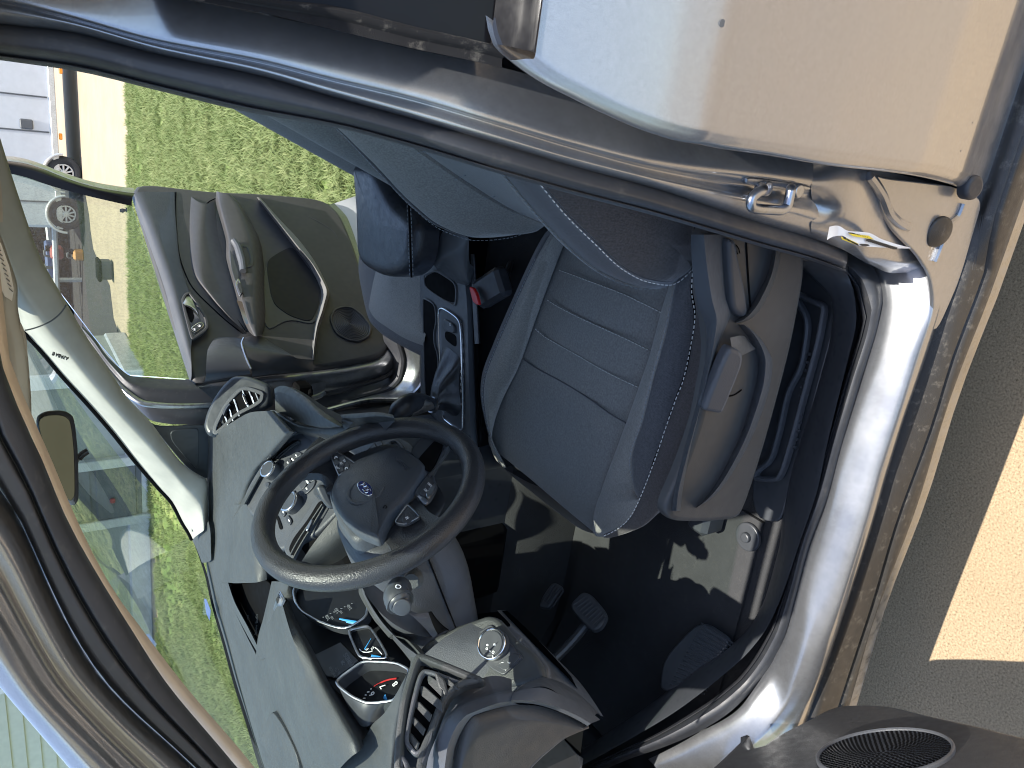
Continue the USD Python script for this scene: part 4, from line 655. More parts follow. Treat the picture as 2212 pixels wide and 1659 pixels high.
# ---- interior mirror
mo = [(a) for a in cm((85, 760), (95, 700), (150, 665), (250, 657), (320, 668), (370, 705), (390, 800), (410, 1000), (415, 1250), (415, 1390), (375, 1440), (330, 1400), (250, 1200), (150, 1000))]
MC = D(*cm((280, 1000))[0], Y=.78); MN = np.array([.42, -.88, -.22]); MN /= np.linalg.norm(MN)
mr = part('interior_mirror', pad(L(mo, pl=(MC, MN)), n=MN, h=.018, bev=.008, m=90), 'rubber')
part('mirror_face', pad(L([(np.array(a)*.91+np.array(cm((275, 1020))[0])*.09) for a in mo], pl=(MC+MN*.0184, MN)), n=MN, h=.0015, bev=.0008, m=90), 'mirror_glass', mr)
part('dimming_tab', loft([L(cm((425, 1020), (460, 985), (500, 966)), pl=(MC, MN)), L(cm((430, 1050), (465, 1015), (512, 985)), pl=(MC+MN*.012, MN)), L(cm((430, 1085), (470, 1040), (510, 1020)), pl=(MC, MN))], m=16, k=4, thick=.006), 'dash_satin', mr)
part('mirror_stalk', tube(np.vstack([[MC-MN*.01], [MC+[-.06, .02, .02]], [MC+[-.10, .03, .06]]]), .013), 'dash_satin', mr)
# ---- sun visors and roof console under the headliner
vz = lambda pts, y: L(cx(*pts), Y=y)
vc = [(-30, 440), (0, 504), (20, 560), (38, 621), (38, 660), (43, 690), (56, 735), (62, 790), (66, 840), (68, 905)]
vs = part('sun_visor', loft([L([(x-3, y) for x, y in vc], Y=.70), L(vc, Y=.66), L([(x-5, y+3) for x, y in vc], Y=.635), L([(x-28, y+4) for x, y in vc], Y=.63), L([(x-70, y+4) for x, y in vc], Y=.64)], m=50, k=5), 'pillar_trim', label='grey sun visor folded up against the headliner')
part('visor_label', sheet(L([(-25, 500), (2, 525), (20, 575), (30, 625), (26, 650), (10, 640), (-15, 585)], Y=.622), .0006), 'paper_white', vs)
part('label_print', [tube(L([(2+k*3.2-8, 535+k*11), (10+k*3.2-8, 528+k*11+14)], Y=.6205), .0007, n=4) for k in range(9)], 'grey_print', vs)
for a, b in (((8, 690), (34, 765)), ((40, 700), (52, 778))): part('visor_clip', tube(L([a, (a[0]+12, (a[1]+b[1])/2), b], Y=.64), .003, n=6), 'pillar_trim', vs)
part('headliner_edge', loft([L([(-20, 300), (-4, 360), (4, 420), (6, 480)], Y=1.2), L([(-40, 300), (-30, 380), (-30, 480)], Y=1.2)], m=10, k=2), 'beige_trim', rf)
# ================================================================== dashboard
T1 = [L(c4((1300, 1120), (1285, 1250), (1270, 1390), (1285, 1480))+[(447, 1100)], Z=1.10), L(c4((1370, 1090), (1400, 1250), (1420, 1400), (1425, 1480))+[(493, 1100)], Z=1.122),
      L(c4((1560, 985), (1600, 1100), (1590, 1250), (1520, 1420))+[(512, 1100)], Z=1.125), L(c4((1690, 975), (1745, 1040), (1800, 1105), (1700, 1230), (1590, 1370), (1545, 1470))+[(527, 1100)], Z=1.115), L(c4((1700, 985), (1760, 1050), (1825, 1115), (1715, 1245), (1605, 1385), (1560, 1480))+[(532, 1100)], Z=1.09)]
da = part('dashboard', loft(T1, m=60, k=5), 'dash_plastic', label='grey-green grained dashboard top under the windscreen')
f_r = c7((1080, -60), (1200, 130), (1290, 380), (1330, 560), (1400, 800), (1470, 1050), (1560, 1330), (1640, 1580), (1730, 1850))
T2 = [L([(447, 1094), (444, 1150)]+f_r[2:], Z=1.10), L([(493, 1094), (488, 1150)]+c7((1390, 300), (1425, 560), (1480, 780), (1530, 1000), (1580, 1280), (1660, 1530), (1760, 1800)), Z=1.122), L([(512, 1094), (508, 1150)]+c7((1425, 300), (1440, 560), (1520, 730), (1590, 870), (1640, 1250), (1760, 1480), (1860, 1800)), Z=1.125), L([(527, 1094), (520, 1150)]+c7((1440, 310), (1450, 560), (1530, 740), (1640, 900), (1740, 1180), (1850, 1420), (1960, 1750)), Z=1.115)]
part('dash_top_panel', loft(T2, m=70, k=5), 'dash_plastic', da)
part('dash_front_wall', loft([np.vstack([T1[0], T2[0][1:]]), np.vstack([T1[0], T2[0][1:]])+[.02, 0, -.3]], m=60, k=2), 'dash_satin', da)
part('pillar_foot_cover', loft([L([(410, 1160), (430, 1150), (450, 1126)], Z=1.125), L([(422, 1180), (440, 1175), (455, 1165)], Z=1.125), L([(436, 1215), (446, 1215), (456, 1210)], Z=1.118)], m=16, k=4), 'dash_plastic', da)
# centre bin hood and the dark display recess under it
bh = [L(c7((1440, -60), (1440, 30), (1400, 330), (1380, 430)), Z=1.118), L(c7((1470, -60), (1470, 30), (1425, 330), (1395, 425)), Z=1.130), L(c7((1520, -60), (1515, 30), (1480, 330), (1470, 430)), Z=1.140), L(c7((1570, -60), (1575, 30), (1580, 330), (1600, 425)), Z=1.137), L(c7((1640, 60), (1640, 200), (1655, 330), (1660, 410)), Z=1.118)]
ch = part('bin_hood', loft(bh, m=30, k=5), 'dash_plastic', da)
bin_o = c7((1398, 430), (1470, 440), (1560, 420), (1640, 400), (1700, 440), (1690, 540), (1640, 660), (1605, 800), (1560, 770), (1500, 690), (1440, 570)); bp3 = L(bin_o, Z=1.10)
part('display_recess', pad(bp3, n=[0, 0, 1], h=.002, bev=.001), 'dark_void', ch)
part('bin_lip', loft([L(c7((1395, 420), (1445, 575), (1520, 720), (1600, 860)), Z=1.126), L(c7((1418, 425), (1470, 570), (1540, 700), (1603, 825)), Z=1.135), L(c7((1428, 440), (1478, 575), (1545, 695), (1604, 805)), Z=1.122)], m=30, k=4), 'dash_plastic', ch)
for i, (s, a) in enumerate((('OK', (1545, 640)), ('Radio', (1600, 650)), ('Menu', (1595, 720)))): part('display_text', text(s, D(*c7(a)[0], Z=1.104), D(500, 1300, Z=1.1)-D(500, 1400, Z=1.1), [.0, .0, 1], .007), 'grey_print', ch)
br = [L(c7((1660, 390), (1720, 330), (1800, 320), (1830, 380)), Z=1.145), L(c7((1640, 620), (1700, 560), (1750, 500), (1835, 440)), Z=1.150), L(c7((1605, 790), (1680, 700), (1735, 620), (1840, 560)), Z=1.150), L(c7((1595, 880), (1680, 870), (1730, 780), (1750, 640)), Z=1.148)]
part('hood_bridge', loft([L(c7((1690, 420), (1640, 640), (1600, 800), (1592, 890)), Z=1.135), L(c7((1735, 420), (1685, 620), (1650, 780), (1640, 900)), Z=1.152), L(c7((1800, 430), (1760, 560), (1720, 760), (1735, 850)), Z=1.150), L(c7((1835, 440), (1845, 560), (1780, 700), (1755, 800)), Z=1.13)], m=30, k=5), 'dash_plastic', ch)
tw = D(*c7((1738, 545))[0], Z=1.152)
w_ = part('dimmer_wheel', loft([L(c7((1700, 600), (1712, 640), (1735, 620)), Z=1.147), L(c7((1715, 530), (1735, 580), (1765, 560)), Z=1.168), L(c7((1740, 475), (1760, 500), (1778, 530)), Z=1.150)], m=20, k=6), 'satin_metal', ch)
for i in range(9): part('knurl', tube(L(c7((1703+i*5, 585-i*13), (1722+i*5, 620-i*13)), Z=1.164-.003*abs(i-4)), .0012, n=5), 'steel', w_)
# instrument hood
rid = cc((215, 300), (205, 400), (230, 700), (300, 1080), (400, 1330), (520, 1659), (560, 1800)); inn = cc((265, 275), (345, 450), (480, 690), (640, 1000), (760, 1210), (880, 1410), (905, 1500))
hoo = [L(c7((1590, 880), (1600, 950), (1600, 1050), (1640, 1250), (1720, 1400), (1830, 1580), (1880, 1700)), Z=1.13), L([(a[0]-6, a[1]) for a in rid], Z=1.175), L([(a[0]*.8+b[0]*.2, a[1]*.8+b[1]*.2) for a, b in zip(rid, inn)], Z=1.192), L([(a[0]*.45+b[0]*.55, a[1]*.45+b[1]*.55) for a, b in zip(rid, inn)], Z=1.198), L([(a[0]*.1+b[0]*.9, a[1]*.1+b[1]*.9) for a, b in zip(rid, inn)], Z=1.186), L(inn, Z=1.168)]
ih = part('instrument_hood', loft(hoo, m=70, k=6), 'dash_plastic', da)
part('hood_inner', loft([L(inn, Z=1.168), L([(a[0]+14, a[1]-22) for a in inn], Z=1.10), L([(a[0]+22, a[1]-30) for a in inn], Z=1.0)], m=40, k=4), 'dash_dark', ih)
sp3 = c7((1722, 1215), (1790, 1310), (1870, 1470), (1900, 1600), (1790, 1640), (1700, 1500), (1640, 1385), (1665, 1360), (1690, 1260)); part('tweeter_panel', pad(L(sp3, Z=1.152), n=[0, 0, 1], h=.010, bev=.002, sink=.03), 'dash_plastic', da)
# driver end of the dash top
T6 = [L(cc((520, 1659), (560, 1750), (600, 1850)), Z=1.160), L(cc((760, 1215), (800, 1500), (820, 1800)), Z=1.160), L(cc((880, 1300), (980, 1400), (1000, 1760)), Z=1.150), L(cc((1000, 1240), (1100, 1380), (1120, 1740)), Z=1.148), L(cc((1190, 1085), (1215, 1300), (1200, 1700)), Z=1.140), L(cc((1345, 770), (1270, 1060), (1210, 1450)), Z=1.125)]
part('dash_end_top', loft([L(cc((640, 1010), (520, 1500), (560, 1850)), Z=1.145), L(cc((900, 1420), (850, 1560), (850, 1850)), Z=1.152), L(cc((1000, 1290), (1050, 1500), (1050, 1800)), Z=1.150), L(cc((1120, 1170), (1150, 1400), (1150, 1750)), Z=1.146), L(cc((1300, 840), (1265, 1000), (1230, 1250), (1200, 1500), (1190, 1700)), Z=1.136), L(cc((1350, 750), (1290, 960), (1240, 1200), (1212, 1450), (1200, 1700)), Z=1.128)], m=40, k=5), 'dash_plastic', da)
# ---- instrument cluster
CO = D(794, 1388, X=-.885); CN = np.array([.86, -.02, .51]); CN /= np.linalg.norm(CN)
cl_ = lambda pts, o=0: L(cc(*pts), pl=(CO+CN*o, CN))
ic = part('instrument_cluster', pad(cl_([(250, 100), (340, 440), (480, 690), (700, 1050), (900, 1100), (1300, 900), (1330, 780), (1100, 480), (1000, 200), (900, 60)], -.045), n=CN, h=.003, bev=.001), 'gauge_face')
def gauge(outl, name, depth, hh=0, label=None, rim=.0035):
    P = cl_(outl, hh); Pr = chaikin(P); Pr = Pr[np.linspace(0, len(Pr), 80, endpoint=False).astype(int)]
    g = part(name, loft([np.vstack([Pr, Pr[:1]]), np.vstack([Pr, Pr[:1]])-CN*depth], m=81, k=4), 'dash_satin', ic, label)
    part(name+'_rim', tube(Pr, rim*.7, n=8, closed=True, m=0), 'satin_metal', g); part(name+'_face', pad(P, n=CN, h=.001, bev=.0005, sink=.0), 'gloss_black', g) if False else None
    part(name+'_face', TM(*(lambda v, f: (v, f))(*faceof(Pr-CN*depth*.5))), 'gauge_face', g, smooth=False); return g
def faceof(P):
    c = P.mean(0); ex, ey, _ = basis(CN); v2, f2 = tri2d(np.c_[(P-c)@ex, (P-c)@ey]); return c+v2[:, :1]*ex+v2[:, 1:]*ey, f2
gs = gauge([(330, 140), (345, 250), (400, 340), (560, 430), (700, 475), (770, 480), (830, 460), (950, 380), (960, 280), (920, 150), (800, 40), (500, 20)], 'speedometer', .02, 0)
gf = gauge([(800, 520), (815, 490), (950, 460), (985, 480), (1060, 590), (1122, 700), (1110, 737), (925, 732), (880, 705)], 'fuel_gauge', .016, .004, rim=.003)
gt = gauge([(693, 930), (760, 870), (900, 772), (960, 760), (1200, 772), (1310, 830), (1300, 880), (1190, 1080), (1150, 1097), (960, 1118), (830, 1060), (720, 975)], 'rev_counter', .055, .012)
# outside wall of the rev counter pod
Pp = resample(cl_([(693, 930), (720, 975), (830, 1060), (960, 1118), (1150, 1097), (1190, 1080)], .011), 24); Pb = resample(cl_([(760, 1060), (800, 1150), (890, 1290), (960, 1307), (1040, 1260), (1180, 1090)], -.02), 24)
part('pod_wall', loft([Pp, (Pp+Pb)/2+CN*.004, Pb], m=30, k=4), 'dash_satin', gt)
RT, UPC = np.array([0, 1.0, 0]), np.cross(CN, [0, 1.0, 0]); 
def ctext(s, at, h, m, par, o, bold=True): part('gauge_text', text(s, cl_([at], o)[0], RT, -UPC if UPC[2] < 0 else UPC, h, .0004, bold), m, par)
def cneed(par, a, b, o, r0=.0030, m='blue_needle'): part('needle', tube(cl_([a, b], o), [r0, .0012], n=6, m=8, flat=.4), m, par)
ctext('8', (1190, 950), .0088, 'white_print', gt, -.012); ctext('7', (1085, 970), .0088, 'white_print', gt, -.012); ctext('6', (995, 1035), .0088, 'white_print', gt, -.012)
part('red_band', tube(cl_([(1070, 938), (1130, 915), (1203, 903)], -.013), .0022, n=6, flat=.4), 'red_lens', gt); part('red_band', tube(cl_([(1012, 970), (1040, 952), (1068, 938)], -.013), .0012, n=6, flat=.4), 'red_lens', gt)
for a, b in (((920, 1072), (938, 1070)), ((937, 1043), (948, 1043)), ((955, 1018), (973, 1016)), ((983, 993), (994, 990))): part('tick', tube(cl_([a, b], -.013), .0010, n=5), 'white_print', gt)
cneed(gt, (1100, 1055), (1125, 1090), -.012, .0040)
ctext('100', (620, 390), .0055, 'grey_print', gs, -.004, False); ctext('120', (700, 332), .0055, 'grey_print', gs, -.004, False); ctext('140', (805, 305), .0055, 'grey_print', gs, -.004, False); ctext('160', (735, 345), .0035, 'grey_print', gs, -.004, False); ctext('180', (660, 392), .0035, 'grey_print', gs, -.004, False)
for k in range(9): part('tick', tube(cl_([(580+k*30, 385-k*14.5), (592+k*30+(4 if k % 2 else 0), 386-k*14.5)], -.004), .0005, n=5), 'grey_print', gs)
cneed(gs, (880, 435), (720, 400), -.002); cneed(gs, (880, 438), (780, 428), -.003, .002)
cneed(gf, (935, 655), (988, 565), .002); cneed(gf, (990, 712), (1070, 722), .002, .002)
ctext('C', (1000, 648), .005, 'white_print', gf, .001); ctext('F', (955, 655), .005, 'white_print', gf, .001)
part('gauge_arc', [tube(cl_([(890, 655), (905, 672), (940, 682), (970, 680), (1000, 670)], 0), .0008, n=5), tube(cl_([(1020, 640), (1045, 660), (1080, 700)], 0), .0008, n=5)], 'white_print', gf)
scr = part('trip_screen', pad(cl_([(520, 710), (735, 605), (885, 760), (700, 900), (610, 885)], -.040), n=CN, h=.003, bev=.001, sharp=True), 'box_grey', ic)
for s, a, h, m_ in (('PRNDS', (798, 745), .0075, 'grey_print'), ('OK', (752, 770), .006, 'grey_print'), ('is On', (705, 840), .0055, 'grey_print'), ('Vehicle', (660, 850), .0055, 'grey_print')): ctext(s, a, h, m_, scr, -.036)
part('text_frame', pad(cl_([(735, 760), (760, 745), (775, 780), (745, 798)], -.037), n=CN, h=.0006, bev=.0002, hollow=.0006, sharp=True), 'grey_print', scr)
part('cluster_surround', loft([cl_([(900, 70), (900, 200), (1020, 420), (1160, 560), (1330, 770)], .0), cl_([(930, 100), (940, 200), (1060, 400), (1200, 560), (1400, 720)], .03), cl_([(1000, 120), (1000, 250), (1090, 420), (1240, 570), (1400, 700)], -.01)], m=40, k=4), 'dash_dark', ic)
part('trim_blade', loft([cl_([(885, 115), (890, 200), (1010, 400), (1140, 560)], .012), cl_([(920, 105), (925, 200), (1045, 385), (1165, 545)], .022), cl_([(930, 180), (940, 230), (1060, 400), (1180, 570)], .012)], m=30, k=3), 'dash_plastic', ic)
part('trim_blade', loft([cl_([(1150, 570), (1280, 620), (1320, 790)], .010), cl_([(1170, 540), (1310, 590), (1440, 740)], .03), cl_([(1330, 600), (1400, 640), (1480, 740)], .01)], m=20, k=3), 'dash_plastic', ic)
# ---- driver's air vent
VO = D(*cc((1420, 1150))[0], Y=.27); VN = np.array([.86, -.32, .40]); VN /= np.linalg.norm(VN)
v_ = lambda pts, o=0: L(cc(*pts), pl=(VO+VN*o, VN))
vb = part('air_vent', pad(v_([(1340, 800), (1380, 735), (1430, 722), (1700, 830), (1960, 940), (1950, 975), (1800, 1000), (1670, 1080), (1590, 1250), (1540, 1400), (1470, 1560), (1440, 1760), (1190, 1760), (1205, 1450), (1250, 1100)], 0), n=VN, h=.020, bev=.005, hollow=.0105, m=110), 'dash_plastic', label='driver side air vent with tilted slats')
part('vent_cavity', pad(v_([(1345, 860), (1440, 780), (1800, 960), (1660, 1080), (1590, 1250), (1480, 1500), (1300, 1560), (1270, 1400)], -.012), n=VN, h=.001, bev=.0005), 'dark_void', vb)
part('vent_inner_rim', pad(v_([(1385, 900), (1450, 830), (1830, 975), (1740, 1010), (1650, 1085), (1580, 1260), (1510, 1440), (1420, 1560), (1360, 1580), (1270, 1470), (1290, 1300)], .004), n=VN, h=.012, bev=.003, hollow=.006, m=90), 'dash_dark', vb)
part('vent_inner_rim', pad(v_([(1230, 1570), (1260, 1560), (1320, 1640), (1320, 1800), (1225, 1800)], .004), n=VN, h=.014, bev=.003, hollow=.006, m=40), 'dash_dark', vb)
fn = np.array([.62, .05, .78])
for q in ([(1470, 870), (1560, 930), (1600, 1010), (1590, 1060), (1480, 950)], [(1410, 970), (1450, 975), (1600, 1110), (1600, 1195), (1420, 1050)], [(1365, 1095), (1405, 1105), (1505, 1210), (1485, 1270), (1375, 1150)], [(1330, 1230), (1365, 1235), (1450, 1330), (1430, 1385), (1340, 1280)], [(1300, 1365), (1335, 1370), (1398, 1450), (1380, 1510), (1305, 1415)], [(1560, 850), (1600, 870), (1740, 990), (1730, 1010), (1640, 960)], [(1720, 900), (1760, 920), (1810, 975), (1790, 985)]):
    pc = v_([q[0]], .004)[0]; part('vent_slat', pad(L(cc(*q), pl=(pc, fn)), n=fn, h=.003, bev=.001, sharp=True), 'dash_plastic', vb)
part('vent_tab', pad(v_([(1530, 885), (1555, 880), (1620, 935), (1645, 1040), (1625, 1085), (1560, 1000)], .010), n=VN, h=.012, bev=.003, m=40), 'dash_plastic', vb)
tn = np.array([.3, -.9, .3]); part('vent_wheel', loft([v_([(1490, 1340), (1440, 1450), (1400, 1590)], .006), v_([(1505, 1360), (1475, 1480), (1420, 1620)], .026), v_([(1515, 1400), (1495, 1500), (1440, 1640)], .016)], m=24, k=4), 'button_dark', vb)
# ---- light switch panel
SO = D(1070, 1395, Y=.36); SN = np.array([.66, -.18, .73]); SN /= np.linalg.norm(SN)
s8 = lambda pts, o=0: L(c8(*pts), pl=(SO+SN*o, SN))
swp = part('switch_panel', pad(s8([(560, 860), (640, 790), (780, 715), (940, 660), (1000, 640), (1060, 655), (1120, 720), (1190, 800), (1290, 880), (1340, 960), (1357, 1030), (1290, 1050), (1180, 1075), (1000, 1085), (800, 980)], -.012), n=SN, h=.012, bev=.008, m=110, steps=5), 'dash_plastic', label='light switch panel with round knob')
part('switch_plate', pad(s8([(888, 770), (990, 693), (1010, 692), (1050, 730), (1200, 890), (1195, 905), (1095, 1000), (1075, 1003), (1000, 960), (920, 870)]), n=SN, h=.004, bev=.0015, m=90), 'button_dark', swp)
for q in ([(905, 765), (945, 738), (975, 775), (940, 800), (920, 830)], [(955, 735), (1000, 700), (1035, 740), (985, 760)]): part('dimmer_button', pad(s8(q, .004), n=SN, h=.002, bev=.001, m=30), 'dash_satin', swp)
part('boot_button', pad(s8([(1035, 940), (1150, 860), (1190, 890), (1095, 985)], .004), n=SN, h=.002, bev=.001, m=30), 'dash_satin', swp)
kc = s8([(1030, 820)], .002)[0]; kx, ky, _ = basis(SN); kr = np.linalg.norm(s8([(1117, 800)])[0]-s8([(945, 840)])[0])/2
kn = part('light_knob', disc(kc, SN, kr*1.0, .016, bev=.003, seg=56), 'dash_satin', swp); part('knob_ring', disc(kc+SN*.012, SN, kr*1.02, .006, bev=.002, seg=56, hollow=.0035), 'chrome', kn); part('knob_face', disc(kc+SN*.016, SN, kr*.80, .002, bev=.001, seg=48), 'button_dark', kn)
sr, su = s8([(1100, 740)])[0]-s8([(1000, 900)])[0], np.array([0, 0, 1.0])
def sym(pts, par, o, m='white_print', r=.0006, pl=None): part('switch_symbol', tube(L(c8(*pts), pl=(SO+SN*o, SN)), r, n=4, m=len(pts)*3), m, par)
def star(c, par, o, r=7):
    for a in np.arange(4)*np.pi/4: sym([(c[0]-r*math.cos(a), c[1]-r*math.sin(a)), (c[0]+r*math.cos(a), c[1]+r*math.sin(a))], par, o)
star((1022, 813), kn, .0207, 8); star((978, 815), kn, .0207, 7); sym([(1008, 858), (1014, 852), (1021, 856), (1018, 865), (1010, 866), (1008, 858)], kn, .0207); sym([(990, 848), (998, 858)], kn, .0207); sym([(996, 846), (990, 858)], kn, .0207); sym([(970, 835), (978, 832), (980, 842), (972, 844), (970, 835)], kn, .0207); sym([(1010, 880), (1014, 893)], swp, .021)
for a in ((935, 768), (978, 738)): star(a, swp, .0065, 5); sym([(a[0]-6, a[1]+7), (a[0], a[1]+4), (a[0]+6, a[1]+7)], swp, .0065)
sym([(928, 785), (936, 783)], swp, .0065); sym([(932, 780), (932, 788)], swp, .0065); sym([(994, 722), (999, 730)], swp, .0065); sym([(1065, 925), (1078, 923)], swp, .0065); sym([(1105, 920), (1112, 928), (1120, 922), (1116, 932)], swp, .0065); sym([(1090, 970), (1094, 974)], swp, .0065)
# lower dash: knee panel, side rim and end cap
kp = part('knee_panel', loft([L(c8((560, 900), (760, 740), (975, 640)), Y=.42), L(c8((1000, 1080), (1150, 900), (1020, 660)), pl=(SO-SN*.006, SN)), L(c8((1340, 1080), (1345, 950), (1120, 700)), pl=(SO-SN*.012, SN)), L(c8((1420, 1120), (1400, 1000), (1190, 760), (1040, 600)), Z=.885), L(c8((1560, 1200), (1480, 1010), (1260, 790), (1080, 600)), Z=.84), L(c8((1700, 1260), (1520, 1010), (1300, 790), (1100, 600)), Z=.80)], m=50, k=5), 'dash_dark', da)
part('knee_trim', loft([L(c8((1125, 1170), (1190, 1100), (1280, 1075), (1460, 1140), (1640, 1270)), Y=.215), L(c8((1130, 1130), (1195, 1065), (1290, 1045), (1440, 1085), (1660, 1240)), Y=.235), L(c8((1200, 1090), (1300, 1020), (1420, 1040), (1560, 1130), (1700, 1280)), Y=.27)], m=40, k=4), 'dash_dark', kp)
part('end_rim', loft([L(c8((560, 1659), (595, 1420), (680, 1200), (800, 1080), (950, 1020), (1130, 1030)), Y=.285), L(c8((620, 1659), (640, 1450), (720, 1260), (850, 1160), (1000, 1110), (1130, 1095)), Y=.255), L(c8((640, 1720), (670, 1450), (740, 1270), (850, 1185), (1000, 1130), (1140, 1110)), Y=.205), L(c8((700, 1720), (725, 1480), (780, 1330), (860, 1245), (1000, 1190), (1130, 1165)), Y=.185), L(c8((740, 1720), (770, 1480), (830, 1330), (900, 1250), (1050, 1205), (1180, 1185)), Y=.20)], m=60, k=5), 'dash_dark', da)
part('end_rim', loft([L(c8((1120, 1175), (1250, 1180), (1440, 1235), (1600, 1320)), Y=.19), L(c8((1125, 1160), (1260, 1160), (1450, 1215), (1620, 1305)), Y=.183), L(c8((1135, 1110), (1290, 1080), (1460, 1140), (1680, 1280)), Y=.205)], m=30, k=4), 'dash_dark', da)
part('end_cap', loft([L(c8((740, 1720), (780, 1480), (830, 1340), (900, 1255), (1050, 1205), (1250, 1190), (1440, 1240), (1600, 1325)), Y=.202), L(c8((780, 1760), (830, 1560), (900, 1430), (980, 1360), (1100, 1310), (1250, 1290), (1400, 1300), (1560, 1345)), Y=.188), L(c8((900, 1760), (980, 1640), (1060, 1540), (1130, 1480), (1220, 1430), (1300, 1410), (1400, 1390), (1500, 1375)), Y=.188), L(c8((1100, 1760), (1150, 1680), (1200, 1620), (1240, 1580), (1300, 1520), (1370, 1460), (1420, 1420), (1480, 1380)), Y=.19)], m=50, k=5), 'door_trim', da, label='brown-grey end cap of the dashboard')
part('end_cap_edge', tube(L(c8((1100, 1790), (1240, 1580), (1360, 1465), (1480, 1375), (1605, 1325)), Y=.192), .0022, n=6), 'dash_satin', da)
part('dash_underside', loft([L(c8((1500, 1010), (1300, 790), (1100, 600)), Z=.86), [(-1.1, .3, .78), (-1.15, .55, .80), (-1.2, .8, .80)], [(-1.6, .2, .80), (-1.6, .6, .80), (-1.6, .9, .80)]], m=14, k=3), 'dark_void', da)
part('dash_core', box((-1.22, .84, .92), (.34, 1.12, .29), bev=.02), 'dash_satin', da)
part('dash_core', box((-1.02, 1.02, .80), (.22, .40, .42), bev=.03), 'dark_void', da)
part('dash_core', box((-.90, .98, .70), (.34, .28, .40), bev=.04), 'dash_satin', da)
part('dash_lower_body', loft([[(-.98, .34, 1.08), (-.98, .78, 1.08)], [(-1.02, .34, .9), (-1.02, .80, .9)], [(-1.15, .30, .76), (-1.15, .82, .76)]], m=10, k=3), 'dash_dark', da)
# ---- far end of the dash: vent pod, shelf, glovebox side
pod = c4((1290, 1100), (1300, 1020), (1330, 940), (1390, 850), (1460, 775), (1560, 772), (1640, 800), (1700, 830), (1700, 960), (1600, 985), (1480, 1050), (1400, 1100), (1330, 1145), (1300, 1120))
FO = D(*c4((1500, 950))[0], Y=1.46); FN = np.array([.55, -.62, .56]); FN /= np.linalg.norm(FN)
f4 = lambda pts, o=0: L(c4(*pts), pl=(FO+FN*o, FN))
pv = part('far_air_vent', pad(f4([(1290, 1080), (1305, 1010), (1340, 930), (1400, 840), (1470, 772), (1560, 772), (1640, 800), (1702, 832), (1702, 950), (1600, 985), (1480, 1050), (1400, 1105), (1330, 1148), (1305, 1125)]), n=FN, h=.03, bev=.012, m=100, steps=6), 'dash_satin', label='far air vent with dark slats in a rounded pod')
part('vent_rim', pad(f4([(1325, 1120), (1330, 1070), (1400, 930), (1490, 835), (1540, 825), (1650, 860), (1640, 920), (1590, 955), (1480, 1010), (1400, 1090), (1350, 1130)], .030), n=FN, h=.006, bev=.002, hollow=.010, m=90), 'dash_dark', pv)
part('vent_cavity', pad(f4([(1380, 1020), (1440, 920), (1510, 845), (1560, 850), (1635, 875), (1620, 925), (1580, 945), (1480, 990), (1400, 1070)], .031), n=FN, h=.001, bev=.0004, m=60), 'dark_void', pv)
for a, b in (((1400, 1010), (1420, 1070)), ((1425, 965), (1450, 1040)), ((1455, 905), (1490, 1010)), ((1510, 850), (1545, 960)), ((1550, 855), (1585, 945)), ((1590, 865), (1615, 925))): part('vent_slat', tube(f4([a, b], .034), .0022, n=6), 'steel', pv)
part('vent_tab', pad(f4([(1508, 880), (1520, 868), (1548, 935), (1535, 945)], .036), n=FN, h=.008, bev=.002, m=24), 'chrome', pv)
part('vent_wheel', loft([f4([(1378, 990), (1395, 950), (1420, 925)], .032), f4([(1392, 1005), (1410, 960), (1430, 935)], .046), f4([(1400, 1015), (1420, 970), (1440, 940)], .034)], m=16, k=3), 'button_dark', pv)
part('vent_shutter', pad(f4([(1335, 1110), (1345, 1070), (1370, 1040), (1385, 1080), (1360, 1120)], .031), n=FN, h=.002, bev=.001, m=30), 'dark_void', pv)
# shelf and glovebox flank right of the pod
gb = part('glovebox', loft([L(c4((1705, 840), (1760, 820), (1800, 830), (1900, 890), (2000, 970), (2130, 1060)), Z=1.075), L(c4((1710, 870), (1740, 860), (1880, 940), (2000, 1010), (2120, 1075)), Z=1.085), L(c4((1712, 960), (1730, 965), (1880, 1030), (2000, 1075), (2070, 1080)), Z=1.075), L(c4((1720, 970), (1800, 1010), (1900, 1060), (2010, 1080), (2060, 1085)), Z=1.05)], m=40, k=5), 'dash_plastic', da)
part('glovebox_front', loft([L(c4((1800, 830), (1900, 890), (2000, 970), (2140, 1060)), Z=1.07), L(c4((1830, 835), (1920, 885), (2010, 955), (2140, 1035)), Z=.99), L(c4((1900, 880), (2000, 940), (2160, 1020)), Z=.85)], m=24, k=4), 'dash_satin', da)
part('dash_spear', loft([L(c4((1665, 985), (1690, 970), (1860, 1060), (2000, 1075), (2200, 1050))+c5((60, 1000), (180, 990), (300, 985), (390, 1000)), Z=1.06), L(c4((1670, 1005), (1700, 995), (1870, 1090), (2010, 1110), (2150, 1090))+c5((70, 1040), (180, 1020), (300, 1010), (400, 1020)), Z=1.065), L(c4((1672, 1020), (1705, 1015), (1860, 1110), (1990, 1135), (2100, 1135))+c5((70, 1080), (170, 1060), (290, 1040), (400, 1035)), Z=1.05), L(c4((1680, 1030), (1800, 1090), (1900, 1130), (2020, 1160), (2100, 1160))+c5((60, 1130), (160, 1100), (290, 1060), (400, 1045)), Z=1.02)], m=60, k=4), 'dash_plastic', da)
part('dash_face', loft([L(c4((1830, 1115), (1990, 1135), (2150, 1120))+c5((170, 1070), (400, 1040)), Z=1.04), [(-.98, 1.42, .95), (-.94, 1.2, .93), (-.90, 1.05, .92)], [(-1.05, 1.45, .78), (-1.0, 1.2, .75), (-.95, 1.05, .75)]], m=24, k=4), 'dash_dark', da)
